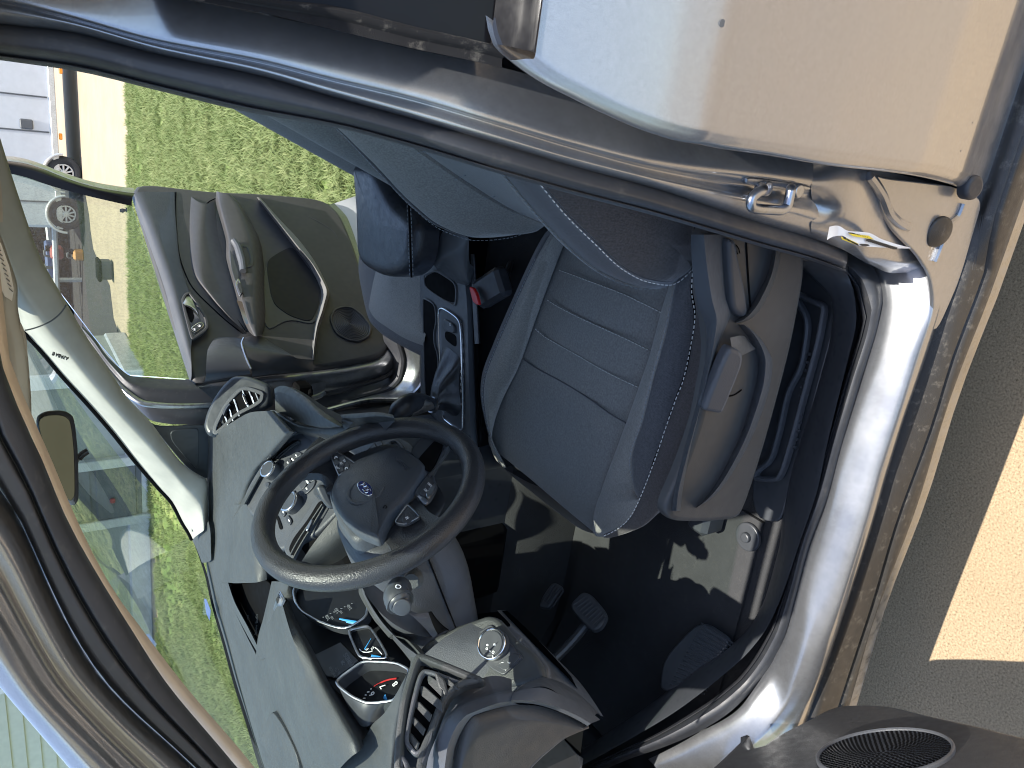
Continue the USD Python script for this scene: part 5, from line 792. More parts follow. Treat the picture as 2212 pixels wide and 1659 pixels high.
# ---- centre stack with radio
KO = D(*cw((430, 720))[0], Y=.98); KN = np.array([.62, -.10, .78]); KN /= np.linalg.norm(KN)
k_ = lambda pts, o=0: L(cw(*pts), pl=(KO+KN*o, KN))
cs_ = part('centre_stack', pad(k_([(150, 790), (200, 690), (300, 530), (400, 400), (480, 320), (560, 290), (640, 295), (720, 340), (780, 420), (900, 560), (1000, 720), (900, 900), (700, 1100), (500, 1200), (400, 1220), (320, 1150), (240, 1000), (160, 880)], -.012), n=KN, h=.012, bev=.006, m=120), 'dash_dark', label='centre stack with radio buttons and knobs')
part('stack_rim', loft([k_([(30, 960), (100, 830), (200, 660), (330, 470), (440, 340), (520, 290), (620, 285), (750, 350)], -.01), k_([(120, 850), (180, 740), (280, 570), (400, 410), (480, 330), (560, 300), (640, 305), (740, 355)], .010), k_([(145, 820), (200, 710), (300, 545), (410, 410), (490, 335), (570, 308), (650, 315), (730, 365)], .001)], m=60, k=4), 'dash_plastic', cs_)
part('stack_vent', pad(k_([(345, 510), (400, 440), (500, 360), (555, 355), (540, 380), (440, 450), (360, 520)], .001), n=KN, h=.002, bev=.001, m=40), 'dark_void', cs_)
part('stack_vent', pad(k_([(150, 780), (190, 700), (280, 590), (290, 600), (230, 680), (165, 785)], .001), n=KN, h=.002, bev=.001, m=40), 'dark_void', cs_)
for a in ([(360, 500), (440, 430), (540, 365)], [(375, 512), (450, 440), (550, 370)], [(165, 765), (210, 690), (280, 600)]): part('stack_vent_slat', tube(k_(a, .004), .0018, n=5), 'dash_plastic', cs_)
for c_, r_ in (((352, 605), .0195), ((512, 855), .0215)):
    kk = k_([c_])[0]; kb = part('radio_knob', disc(kk, KN, r_, .022, bev=.004, seg=44), 'dash_satin', cs_); part('knob_ring', disc(kk+KN*.018, KN, r_*1.02, .005, bev=.0015, seg=44, hollow=.004), 'chrome', kb)
btn = [[(425, 560), (440, 515), (470, 490), (490, 520), (455, 570)], [(480, 480), (530, 445), (570, 460), (560, 480), (500, 510)], [(285, 700), (300, 680), (325, 690), (305, 735)], [(540, 700), (590, 650), (615, 690), (570, 750)], [(600, 640), (660, 600), (680, 660), (630, 690)], [(560, 760), (620, 700), (680, 660), (660, 720), (600, 780)], [(430, 830), (470, 790), (490, 810), (450, 860)], [(470, 780), (510, 740), (520, 775), (490, 805)], [(395, 905), (420, 885), (450, 920), (425, 955)], [(440, 965), (460, 930), (495, 980), (475, 1020)]]
for q in btn: part('radio_button', pad(k_(q, .001), n=KN, h=.003, bev=.0012, m=26), 'button_dark', cs_)
for a, b in (((590, 650), (615, 690)), ((462, 772), (478, 800)), ((487, 500), (508, 520))): part('button_strip', tube(k_([a, b], .005), .0022, n=6), 'white_print', cs_)
for a in ((455, 530), (520, 475), (640, 655), (600, 730), (420, 910), (465, 975)): part('button_symbol', box(k_([a], .0045)[0], (.008, .0025, .001), R=np.array([RT, np.cross(KN, RT), KN]), bev=.0002), 'white_print', cs_)
part('card_slot', pad(k_([(365, 930), (385, 940), (420, 1040), (395, 1050)], .001), n=KN, h=.001, bev=.0004, m=20), 'dark_void', cs_)
# slatted vents left of the wheel column
lv = part('centre_air_vent', pad(k_([(440, 1200), (480, 1110), (600, 960), (700, 790), (760, 830), (700, 960), (560, 1190), (500, 1310)], .0), n=KN, h=.010, bev=.004, m=60), 'dash_dark', cs_)
part('vent_cavity', pad(k_([(460, 1200), (500, 1110), (610, 970), (700, 820), (735, 840), (660, 970), (560, 1140), (500, 1260)], .010), n=KN, h=.001, bev=.0004, m=50), 'dark_void', lv)
part('vent_tab', pad(k_([(600, 1060), (650, 965), (662, 975), (620, 1065)], .013), n=KN, h=.006, bev=.002, m=20), 'satin_metal', lv)
for a in ([(475, 1240), (540, 1120), (640, 970), (720, 850)], [(490, 1280), (560, 1150), (660, 990), (730, 870)]): part('vent_slat', tube(k_(a, .012), .0018, n=5), 'dash_plastic', lv)
part('stack_flank', loft([k_([(560, 1290), (700, 1090), (860, 900), (900, 820)], .004), k_([(640, 1310), (800, 1180), (920, 1050), (960, 900)], -.02), k_([(700, 1330), (900, 1250), (1000, 1150), (1040, 1000)], -.06)], m=24, k=4), 'dash_plastic', cs_)
# climate buttons under the stack, seen through the wheel
BO = D(*cw((1150, 430))[0], Y=.93); BN = np.array([.80, -.1, .55]); BN /= np.linalg.norm(BN)
b_ = lambda pts, o=0: L(cw(*pts), pl=(BO+BN*o, BN))
cp = part('climate_panel', pad(b_([(900, 400), (960, 430), (1060, 380), (1300, 330), (1420, 400), (1440, 470), (1240, 560), (1050, 560)], -.004), n=BN, h=.004, bev=.002), 'dash_plastic')
for i in range(4):
    for j in range(3): q0_ = np.array([975+i*50+j*25., 425-i*16+j*45]); part('climate_button', pad(b_([q0_, q0_+[44, -15], q0_+[66, 22], q0_+[20, 38]], .0), n=BN, h=.003, bev=.001, sharp=True), 'button_dark', cp)
for a, b in (((1012, 408), (1032, 425)), ((1072, 470), (1100, 505))): part('button_strip', tube(b_([a, b], .004), .0022, n=6), 'white_print', cp)
for a in ((1025, 470), (1130, 430), (1165, 450)): part('warning_dot', disc(b_([a], .003)[0], BN, .0022, .001, seg=12, bev=.0003), 'orange_lens', cp)
pk = part('hazard_recess', pad(b_([(1220, 400), (1240, 365), (1300, 355), (1360, 420), (1350, 450), (1270, 450)], .0), n=BN, h=.005, bev=.002, hollow=.006, m=40), 'dash_dark', cp); part('airbag_light', text('AIRBAG', b_([(1300, 425)], .002)[0], RT, [0, 0, 1], .004), 'orange_lens', pk)
# ================================================================== steering column and wheel
WC = np.array([-.602, .55, 1.115]); wt = math.radians(24.3); WN = np.array([math.cos(wt), 0, math.sin(wt)]); WE = np.array([0, 1.0, 0]); WU = np.array([-math.sin(wt), 0, math.cos(wt)])
sect = lambda s, w, h, dz=0: [WC-WN*s+WE*w*math.cos(a)*abs(math.cos(a))**-.35+WU*(h*math.sin(a)*abs(math.sin(a)+1e-6)**-.35+dz) for a in np.linspace(0, 2*np.pi, 25)+.001]
sh = part('column_shroud', loft([sect(.050, .060, .045), sect(.055, .075, .062), sect(.10, .083, .078, -.012), sect(.18, .085, .085, -.02), sect(.30, .075, .075, -.02), sect(.42, .06, .06, -.02)], m=48, k=4), 'dash_dark', label='brown-grey lower steering column shroud')
part('shroud_seam', tube([WC-WN*s+WE*-.0865+WU*-.03 for s in (.06, .12, .2, .30)], .0015, n=5), 'dark_void', sh)
part('column_skirt', loft([L(c8((190, 440), (300, 600), (460, 720), (620, 770)), Y=.44), L(c8((250, 430), (400, 560), (560, 680), (665, 750)), Y=.455), L(c8((440, 600), (560, 640), (600, 640), (668, 735)), Y=.46)], m=24, k=4), 'dash_satin', sh)
part('adjuster_lever', loft([L(c8((600, 610), (640, 700), (668, 750)), Y=.44), L(c8((625, 605), (690, 690), (730, 722)), Y=.435), L(c8((640, 620), (700, 700), (735, 725)), Y=.45)], m=14, k=3), 'dark_void', sh)
lo = part('shroud_filler', loft([L(c8((470, 600), (540, 620), (610, 610)), Y=.435), L(c8((560, 680), (600, 680), (640, 690)), Y=.43), L(c8((640, 770), (655, 760), (668, 745)), Y=.44)], m=14, k=4), 'dash_dark', sh)
sa = WC-WN*.10-WE*.07+WU*.01; sb_ = D(*c8((430, 545))[0], Y=.375); sk_ = D(*c8((515, 405))[0], Y=.43)
stk = part('indicator_stalk', tube([sa, sk_*.6+sa*.4, sk_], [.010, .014, .017], n=14), 'dash_dark')
part('stalk_collar', tube([sk_, sk_*.9+sb_*.1], [.017, .012], n=14), 'dash_plastic', stk)
part('stalk_grip', tube([D(*c8((450, 440))[0], Y=.41), D(*c8((425, 480))[0], Y=.395), D(*c8((415, 520))[0], Y=.38), D(*c8((440, 570))[0], Y=.368), D(*c8((440, 590))[0], Y=.362)], [.010, .0215, .0225, .020, .012], n=18, m=20, flat=.85), 'dash_satin', stk)
part('stalk_ring', tube([D(*c8((432, 545))[0], Y=.3735), D(*c8((437, 556))[0], Y=.370)], [.0225, .0215], n=18, flat=.9), 'dash_satin', stk); part('stalk_cap', disc(D(*c8((448, 578))[0], Y=.360), sb_-sa, .013, .003, dome=.001, seg=24), 'dash_satin', stk)
part('stalk_symbol', tube(L(c8((408, 448), (418, 440), (430, 442), (440, 452), (428, 462), (414, 460), (408, 448)), Y=.372), .0008, n=4), 'white_print', stk)
wl = L(cw((680, 700), (740, 760), (790, 900)), Y=.70); part('wiper_stalk', [tube(np.vstack([WC-WN*.10+WE*.07, L(cw((820, 780), (745, 760), (700, 730)), Y=.72)]), [.010, .016, .020, .014], n=14), pad(L(cw((670, 720), (700, 695), (750, 705), (780, 790), (820, 880), (770, 890), (720, 830)), Y=.71), n=[.5, -.8, .3], h=.012, bev=.005)], 'dash_satin')
W_ = lambda pts, o=0: L(cw(*pts), pl=(WC+WN*o, WN))
a_ = np.linspace(0, 2*np.pi, 120, endpoint=False); rimc = WC+.1715*(np.cos(a_)[:, None]*WE+np.sin(a_)[:, None]*WU)
wh = part('steering_wheel', tube(rimc, .0182, n=22, closed=True, m=0), 'wheel_leather', label='black steering wheel with blue oval badge')
hb = part('hub_back', pad(W_([(805, 690), (860, 640), (1000, 560), (1300, 460), (1540, 600), (1530, 680), (1300, 960), (1240, 1060), (1190, 1185), (1000, 1250), (900, 1110), (830, 940), (800, 800)], -.055), n=WN, h=.034, bev=.012, m=110, steps=5), 'hub_plastic', wh)
hub = part('airbag_hub', pad(W_([(815, 760), (870, 655), (1000, 562), (1160, 500), (1300, 450), (1340, 458), (1480, 540), (1540, 605), (1530, 640), (1450, 760), (1370, 860), (1280, 955), (1230, 1060), (1195, 1160), (1160, 1180), (1000, 1110), (900, 1010), (830, 900), (806, 820)], -.022), n=WN, h=.022, bev=.016, m=130, dome=.006, steps=6), 'hub_plastic', wh)
part('spoke', loft([W_([(700, 330), (600, 430), (540, 520), (560, 620)], -.004), W_([(800, 380), (740, 480), (700, 560), (720, 620)], -.010), W_([(900, 430), (860, 520), (800, 600), (800, 690)], -.018), W_([(1060, 530), (960, 590), (880, 650), (820, 760)], -.026)], m=24, k=5, thick=.014), 'wheel_leather', wh)
part('spoke', loft([W_([(1640, 960), (1560, 1060), (1400, 1170), (1260, 1250)], -.004), W_([(1560, 920), (1500, 1000), (1380, 1120), (1240, 1180)], -.010), W_([(1500, 860), (1440, 920), (1330, 1060), (1215, 1150)], -.016), W_([(1440, 800), (1380, 880), (1280, 1000), (1200, 1110)], -.024)], m=24, k=5, thick=.014), 'wheel_leather', wh)
bs = part('bottom_spoke', pad(W_([(1400, 500), (1590, 285), (1650, 283), (1725, 330), (1715, 420), (1620, 560), (1560, 680), (1500, 600)], -.030), n=WN, h=.020, bev=.006, m=70), 'dash_satin', wh)
part('spoke_window', pad(W_([(1440, 520), (1600, 345), (1640, 350), (1650, 420), (1560, 610), (1510, 590)], -.010), n=WN, h=.001, bev=.0004, m=50), 'dark_void', bs)
part('spoke_blade', loft([W_([(1725, 340), (1700, 440), (1600, 580), (1545, 650)], -.006), W_([(1690, 400), (1660, 470), (1580, 590), (1540, 630)], .004), W_([(1650, 420), (1620, 480), (1560, 590), (1530, 620)], -.012)], m=20, k=3), 'dash_satin', bs)
part('shroud_skirt', loft([W_([(1560, 650), (1660, 820), (1600, 960)], -.06), W_([(1500, 880), (1560, 900), (1560, 960)], -.05), W_([(1420, 820), (1470, 900), (1500, 930)], -.04)], m=12, k=3), 'dash_satin', wh)
# buttons on the spokes
for q, kind in (([(788, 500), (805, 470), (832, 450), (990, 550), (980, 565), (860, 645), (845, 640)], 0), ([(1283, 1000), (1375, 872), (1392, 868), (1480, 955), (1470, 970), (1370, 1025), (1295, 1015)], 1)):
    o_ = .004 if kind == 0 else .002; kpd = part('button_pad', pad(W_(q, -.014+o_), n=WN, h=.008, bev=.002, m=60), 'button_dark' if kind == 0 else 'dash_satin', wh); part('button_pad_rim', pad(W_(q, -.010+o_), n=WN, h=.0055, bev=.001, hollow=.0022, m=60), 'satin_metal', kpd)
    c_ = np.array(q, float).mean(0)
    for j in range(4):
        d_ = np.array([[-.45, -.15], [.05, -.42], [.42, .12], [-.05, .42]][j])*[150, 150] if kind == 0 else np.array([[-.25, .25], [.05, -.35], [.30, -.02], [.05, .35]][j])*[150, 120]
        part('wheel_button', pad(W_([c_+d_*.62+e for e in ((-26, -14), (14, -26), (26, 14), (-14, 26))], -.0055+o_), n=WN, h=.002, bev=.0008, m=20), 'dash_satin', kpd)
    part('wheel_button', pad(W_([c_+e for e in ((-26, -18), (14, -28), (30, 14), (-12, 28))], -.0055+o_), n=WN, h=.003, bev=.001, m=24), 'button_dark', kpd)
    if kind == 0:
        for s, a in (('VOL', (890, 515)), ('VOL', (832, 565)), ('+', (850, 575)), ('OK', (865, 535))): part('button_text', text(s, W_([a], -.0022+o_)[0], WE, WU, .0035, .0003), 'white_print', kpd)
        for a in ((825, 492), (905, 575)): part('button_text', tube(W_([(a[0]-9, a[1]+6), (a[0]-4, a[1]-6), (a[0]+6, a[1]-8), (a[0]+9, a[1])], -.0022+o_), .0009, n=5), 'white_print', kpd)
    else: part('button_text', text('M', W_([(1372, 955)], .0000+o_)[0], WE, WU, .005, .0003), 'white_print', kpd)
cru = part('cruise_pad', pad(W_([(1440, 800), (1540, 670), (1590, 665), (1610, 730), (1560, 830), (1510, 870), (1470, 850)], -.024), n=WN, h=.014, bev=.004, m=50), 'dash_satin', wh)
for q, m_ in (([(1520, 780), (1580, 700), (1605, 710), (1590, 750), (1540, 820), (1520, 800)], 'satin_metal'), ([(1465, 820), (1490, 790), (1545, 840), (1510, 865)], 'steel'), ([(1470, 780), (1500, 745), (1530, 775), (1500, 800)], 'button_dark'), ([(1510, 730), (1540, 690), (1570, 700), (1535, 755)], 'button_dark')): part('cruise_button', pad(W_(q, -.010), n=WN, h=.004, bev=.0015, m=30), m_, cru)
for s, a in (('CNCL', (1545, 698)), ('RES', (1515, 742)), ('OFF', (1468, 795))): part('button_text', text(s, W_([a], -.0055)[0], WE, WU, .0034, .0003), 'white_print', cru)
# badge: blue oval with script lettering
ec = W_([(1062, 752)], .0)[0]; ea, eb = .0235, .0098
def ell(a, b, o): t = np.linspace(0, 2*np.pi, 64, endpoint=False); return ec+WN*o+a*np.cos(t)[:, None]*WE+b*np.sin(t)[:, None]*WU
em = part('badge', pad(ell(ea, eb*1.0, .0050), n=WN, h=.003, bev=.001, sharp=True), 'chrome', wh); part('badge_field', pad(ell(ea*.92, eb*.85, .0080), n=WN, h=.0007, bev=.0003, sharp=True), 'emblem_blue', em)
part('badge_well', disc(ec+WN*.0035, WN, .033, .0012, seg=50, hollow=.006), 'hub_plastic', hub)
def scr_(pts, r=.00075): part('badge_letter', tube([ec+WN*.0089+WE*x*.001+WU*y*.001 for x, y in pts], r, n=5, m=len(pts)*5), 'chrome', em)
scr_([(-15, 2.2), (-14, 4.6), (-10, 5.2), (-5, 4.6), (-2, 5.4)]); scr_([(-7, 4.8), (-9, 1), (-10.5, -3), (-13, -4.8), (-15.5, -3.6), (-15, -2)]); scr_([(-12.5, .4), (-6, .8)])
scr_([(-2.5, 1.0), (-5, .6), (-6, -2), (-4.5, -4), (-2, -3.2), (-1.2, -.6), (-2.5, 1.0), (.5, .4)]); scr_([(1, .8), (2.2, 1.0), (1.2, -3.8)]); scr_([(1.9, -.8), (3.4, .9), (4.8, .6), (5, -.4)])
scr_([(10, .4), (7.6, .8), (6.2, -1.6), (7, -3.8), (9, -3.4), (10.4, -.8), (13, 5.2), (14.4, 5.4)]); scr_([(11.6, 2.2), (10, -2.4), (10.8, -4), (13.6, -2.6)])
part('hub_lettering', text('AIRBAG', W_([(1340, 545)], .0035)[0], WE, WU, .0075, .0016), 'dash_satin', hub)
for a, s in (((935, 640), 1), ((1205, 870), 1)): part('horn_symbol', tube(W_([(a[0]-14, a[1]+8), (a[0]-6, a[1]-8), (a[0]+8, a[1]-6), (a[0]+10, a[1]+6), (a[0]-2, a[1]+10)], .0015), .0008, n=5), 'dark_void', hub)
# ================================================================== centre console
zc = .725
co = part('centre_console', loft([L(c5((572, 60), (575, 300), (580, 600), (586, 900), (700, 1100), (760, 1250)), Z=.66), L(c5((574, 60), (577, 300), (582, 600), (590, 900), (690, 1060), (740, 1200)), Z=.722), L(c5((640, 60), (680, 300), (690, 600), (700, 900), (740, 1060), (800, 1200)), Z=.728), L(c5((830, 120), (850, 300), (858, 600), (866, 900), (874, 1100), (890, 1300)), Z=.728), L(c5((868, 120), (880, 300), (888, 600), (898, 900), (905, 1100), (925, 1300)), Z=.712), L(c5((900, 120), (905, 300), (915, 600), (925, 900), (935, 1100), (955, 1350)), Z=.66), L(c5((960, 120), (965, 300), (965, 600), (965, 900), (975, 1100), (990, 1350)), Z=.50)], m=50, k=5), 'console_plastic', label='black centre console with gear selector')
KZ = [0, 0, 1]
part('console_seam', tube(L(c5((880, 10), (888, 250), (900, 600), (912, 900), (925, 1200)), Z=.716), .0025, n=6), 'dark_void', co)
part('console_groove', loft([L(c5((874, 0), (880, 180), (900, 560)), Z=.724), L(c5((895, 0), (905, 180), (925, 560)), Z=.722), L(c5((900, 0), (912, 180), (935, 560)), Z=.70)], m=16, k=3), 'console_plastic', co)
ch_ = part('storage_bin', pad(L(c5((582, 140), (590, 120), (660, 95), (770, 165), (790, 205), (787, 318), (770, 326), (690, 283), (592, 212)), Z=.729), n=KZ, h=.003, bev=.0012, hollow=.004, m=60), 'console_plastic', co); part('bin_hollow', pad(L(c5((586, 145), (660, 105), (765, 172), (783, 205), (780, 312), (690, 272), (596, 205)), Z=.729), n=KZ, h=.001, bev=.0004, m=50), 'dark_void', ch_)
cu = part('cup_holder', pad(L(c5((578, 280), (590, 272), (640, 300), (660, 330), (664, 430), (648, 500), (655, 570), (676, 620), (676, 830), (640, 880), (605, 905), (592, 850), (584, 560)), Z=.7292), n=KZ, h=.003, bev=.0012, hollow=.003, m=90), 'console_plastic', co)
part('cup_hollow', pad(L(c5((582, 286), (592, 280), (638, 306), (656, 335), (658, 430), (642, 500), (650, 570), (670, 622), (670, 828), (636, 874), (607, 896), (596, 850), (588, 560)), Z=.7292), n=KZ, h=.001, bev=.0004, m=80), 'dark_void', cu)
part('cup_wall', loft([L(c5((600, 740), (625, 810), (668, 845)), Z=.729), L(c5((604, 760), (628, 825), (668, 858)), Z=.722), L(c5((610, 790), (635, 850), (668, 870)), Z=.71)], m=16, k=3), 'valance_plastic', cu)
part('cup_wall', loft([L(c5((590, 480), (620, 520), (648, 505)), Z=.728), L(c5((588, 560), (630, 600), (652, 565)), Z=.715), L(c5((596, 640), (640, 640), (668, 625)), Z=.70)], m=16, k=3), 'dash_satin', cu)
gp2 = [(680, 370), (688, 338), (705, 332), (745, 352), (795, 388), (822, 425), (830, 600), (838, 1090), (825, 1103), (780, 1080), (718, 1032), (706, 1000), (692, 700)]
gt_ = part('gear_gate', pad(L(c5(*gp2), Z=.7295), n=KZ, h=.003, bev=.001, m=110), 'button_dark', co); part('gate_frame', pad(L(c5(*gp2), Z=.7295), n=KZ, h=.006, bev=.0012, hollow=.0030, m=130), 'chrome', gt_)
pb = part('parking_brake', pad(L(c5((714, 412), (726, 405), (782, 440), (784, 500), (720, 470)), Z=.7325), n=KZ, h=.006, bev=.002, m=40), 'button_dark', gt_); part('brake_hollow', pad(L(c5((716, 475), (785, 505), (787, 570), (775, 577), (716, 530)), Z=.7325), n=KZ, h=.001, bev=.0004, m=30), 'dark_void', pb)
part('brake_symbol', disc(D(*c5((747, 438))[0], Z=.7388), KZ, .0034, .0004, bev=.0001, seg=20, hollow=.0008), 'white_print', pb)
for s, a in (('S', (812, 732)), ('D', (813, 772)), ('N', (814, 812)), ('R', (815, 852)), ('P', (817, 932))): part('gear_letter', text(s, D(*c5(a)[0], Z=.7338), [0, 1, .0], [-1, 0, 0], .0056, .0006, True), 'white_print', gt_)
base = [(702, 590), (722, 580), (770, 610), (802, 640), (800, 800), (806, 985), (790, 1003), (750, 1000), (706, 940), (704, 760)]
neck = D(*c5((640, 940))[0], Y=.945)
bt = resample(L(c5(*base), Z=.733), 64, True); ax_ = D(*c5((560, 925))[0], Y=.945)-neck; ax_ /= np.linalg.norm(ax_); nx_, ny_, _ = basis(ax_)
ang = np.linspace(0, 2*np.pi, 64, endpoint=False); nr = np.array([neck+.017*(math.cos(t)*nx_+math.sin(t)*ny_) for t in ang]); 
best = min(range(64), key=lambda s: np.linalg.norm(bt-np.roll(nr, s, 0), axis=1).sum()); nr2 = np.roll(nr, best, 0)
if min(np.linalg.norm(bt-np.roll(nr[::-1], s, 0), axis=1).sum() for s in range(64)) < np.linalg.norm(bt-nr2, axis=1).sum(): nr2 = min((np.roll(nr[::-1], s, 0) for s in range(64)), key=lambda q: np.linalg.norm(bt-q, axis=1).sum())
rows = []
for i, t in enumerate(np.linspace(0, 1, 12)):
    q = bt*(1-t)+nr2*t; c_ = q.mean(0); fold = 1+.10*np.sin(np.linspace(0, 2*np.pi*5, 64)+t*3.5)*math.sin(math.pi*t)-.30*math.sin(math.pi*t); q = c_+(q-c_)*fold[:, None]; q[:, 2] += .012*math.sin(math.pi*t); rows.append(np.vstack([q, q[:1]]))
lev = part('gear_lever', tube([neck, D(*c5((610, 930))[0], Y=.945), D(*c5((560, 922))[0], Y=.94), D(*c5((500, 930))[0], Y=.935), D(*c5((440, 965))[0], Y=.93), D(*c5((405, 1000))[0], Y=.93), D(*c5((388, 1030))[0], Y=.93)], [.015, .017, .020, .0225, .0235, .021, .010], n=20, m=40), 'boot_leather'); part('lever_boot', loft(rows, m=65, k=3, wr=.004, wscale=60), 'boot_leather', lev)
part('lever_trim', loft([L(c5((620, 910), (570, 905), (525, 920)), Y=.925), L(c5((640, 930), (580, 950), (520, 985)), Y=.918), L(c5((650, 960), (590, 985), (500, 1015)), Y=.92)], m=16, k=4), 'satin_metal', lev); part('lever_collar', tube([neck-ax_*.004, neck+ax_*.004], .0185, n=20), 'satin_metal', lev)
# armrest lid on the console
al = [(805, 350), (814, 450), (816, 545), (826, 575), (860, 594), (885, 599), (915, 594), (936, 576), (946, 545), (951, 482), (900, 440), (860, 360)]
ar = part('armrest_lid', pad(L(al, Z=.80), n=[0, 0, 1], h=.062, bev=.030, m=90, steps=7, dome=.004), 'boot_leather', label='dark blue-black stitched centre armrest')
part('lid_stitch', stitch(L(c2((478, 1250), (484, 1400), (490, 1590))+c5((492, 60), (495, 140)), Z=.8665)), 'thread_dim', ar); part('lid_stitch', stitch(L(c2((500, 1270), (506, 1400), (512, 1590))+c5((514, 60), (516, 140)), Z=.8665)), 'thread_dim', ar)
part('lid_seam', tube(L(c2((488, 1250), (495, 1400), (501, 1590))+c5((503, 60), (506, 148)), Z=.8655), .002, n=6), 'dark_void', ar)
part('console_rear', loft([L(c5((640, 60), (660, 0), (690, -120), (720, -160)), Z=.79), L(c5((655, 80), (690, 40), (790, -20), (860, -100)), Z=.785), L(c5((665, 95), (780, 140), (855, 165), (870, 60)), Z=.745), L(c5((680, 110), (790, 190), (870, 180), (900, 80)), Z=.72)], m=24, k=5), 'console_plastic', co)
# belt buckle
bk = part('belt_buckle', box(D(*c5((1010, 210))[0], Z=.72), (.062, .10, .034), R=np.array([[.82, .55, .12], [-.55, .83, 0], [-.1, -.07, .99]]), bev=.008), 'rubber', label='black seat belt buckle with red button')
part('release_button', pad(L(c5((876, 200), (905, 212), (925, 250), (942, 318), (925, 316), (900, 298)), Z=.745), n=[0, 0, 1], h=.006, bev=.002, m=40), 'red_plastic', bk)
part('buckle_stalk', tube([D(*c5((1090, 150))[0], Z=.70), D(*c5((1120, 60))[0], Z=.62)], .014, n=8, flat=.5), 'dash_satin', bk)
# ================================================================== driver's seat
Z3 = lambda pts: np.array([D(a[0], a[1], Z=a[2]) for a in pts])
def cz(fn, *p): return [(*fn((a[0], a[1]))[0], a[2]) for a in p]
seamR = cz(c5, (1500, -150, .700), (1425, 40, .705), (1330, 290, .71), (1200, 650, .715), (1060, 950, .715), (1000, 1150, .705), (1010, 1210, .69), (1040, 1280, .66))
stR = cz(c5, (1370, -140, .75), (1275, 30, .757), (1120, 370, .760), (1030, 580, .762), (962, 760, .762), (948, 880, .757), (990, 1120, .735), (1050, 1260, .70), (1090, 1330, .66))
seamL = cz(c5, (2190, 60, .70), (2120, 200, .70), (2060, 370, .703), (2000, 600, .706), (1920, 830, .708), (1840, 1050, .708), (1740, 1320, .70), (1640, 1580, .675))+cz(c8, (1625, 60, .65), (1640, 122, .61))
stL1 = cz(c5, (2200, 60, .725), (2155, 180, .735), (2090, 470, .742), (2000, 800, .745), (1930, 1080, .742), (1875, 1240, .735), (1880, 1380, .715), (1930, 1488, .69))
stL2 = [(1498, 540), (1496, 582), (1494, 627), (1501, 686), (1492, 746), (1475, 823), (1460, 861), (1432, 941), (1408, 1010), (1381, 1078), (1366, 1108), (1348, 1130), (1304, 1156)]
y2 = [.312, .312, .312, .312, .314, .318, .320, .326, .335, .350, .360, .375, .41]
outL = [(1499, 545), (1497, 588), (1506, 633), (1526, 698), (1521, 761), (1511, 823), (1492, 900), (1466, 1000), (1442, 1062), (1420, 1108), (1392, 1134), (1354, 1151), (1305, 1162)]
y3 = [.288, .288, .286, .284, .284, .286, .29, .30, .31, .325, .345, .375, .42]
YS = lambda P, ys, dy=0, dz=0: np.array([D(p[0], p[1], Y=y+dy)+[0, 0, dz] for p, y in zip(P, ys)])
S2, O3 = YS(stL2, y2), YS(outL, y3)
def front(P, k, n): return P
noseC = cz(c5, (1040, 1280, .66), (1085, 1340, .64), (1190, 1430, .625), (1380, 1580, .61))+cz(c8, (1500, 55, .60), (1640, 122, .60))
C2 = []
seat = part('driver_seat', loft([Z3([(a[0]-7, a[1]-3, a[2]-.004) for a in seamR[:-1]]), Z3([((a[0]*.75+b[0]*.25), (a[1]*.75+b[1]*.25), (a[2]*.75+b[2]*.25)+.004) for a, b in zip(np.array(resample(np.array(seamR[:-1], float), 10)), np.array(resample(np.array(seamL, float), 10)))]), Z3([((a[0]+b[0])/2, (a[1]+b[1])/2, (a[2]+b[2])/2+.006) for a, b in zip(np.array(resample(np.array(seamR[:-1], float), 10)), np.array(resample(np.array(seamL, float), 10)))]), Z3([((a[0]*.25+b[0]*.75), (a[1]*.25+b[1]*.75), (a[2]*.25+b[2]*.75)+.004) for a, b in zip(np.array(resample(np.array(seamR[:-1], float), 10)), np.array(resample(np.array(seamL, float), 10)))]), Z3([(a[0]+5, a[1]+2, a[2]-.004) for a in seamL])], m=90, k=6, drop=.002, edge=.03), 'seat_centre_cloth', label="driver's seat in dark grey cloth with white stitching")
def mid3(A, B, t, dz): A, B = resample(np.array(A, float), 12), resample(np.array(B, float), 12); r = A*(1-t)+B*t; r[:, 2] += dz; return [tuple(q) for q in r]
part('cushion_bolster', loft([Z3(seamR), Z3(mid3(seamR, stR, .35, .010)), Z3(mid3(seamR, stR, .75, .012)), Z3(stR)], m=70, k=5, drop=.003, edge=.05), 'seat_cloth', seat)
part('cushion_bolster_side', loft([Z3(stR), Z3([(a[0]-4, a[1]-8, a[2]-.035) for a in stR]), Z3([(a[0]-4, a[1]-2, a[2]-.14) for a in stR])], m=50, k=4, drop=.004), 'bolster_cloth', seat)
S1 = Z3(stL1); S1x = np.vstack([S1, S2[-4:]])
SL = Z3(seamL); SLm = resample(SL, 40)*.5+resample(S1x, 40)*.5+[0, 0, .008]
part('cushion_bolster', loft([SL, SLm, S1x], m=80, k=6, drop=.003, edge=.05), 'seat_cloth', seat)
S2t = S2[:10]
part('cushion_side', loft([S1, resample(S1, 40)*.6+resample(S2t, 40)*.4+[0, 0, .010], resample(S1, 40)*.2+resample(S2t, 40)*.8+[0, -.003, .006], S2t], m=80, k=5, drop=.003, edge=.06, wr=.003, wscale=22), 'bolster_cloth', seat)
part('cushion_side', loft([S2, resample(S2, 40)*.5+resample(O3, 40)*.5+[0, -.004, 0], O3, O3+[.0, .02, -.05]], m=80, k=5, drop=.002, edge=.06, wr=.006, wscale=18), 'side_cloth', seat)
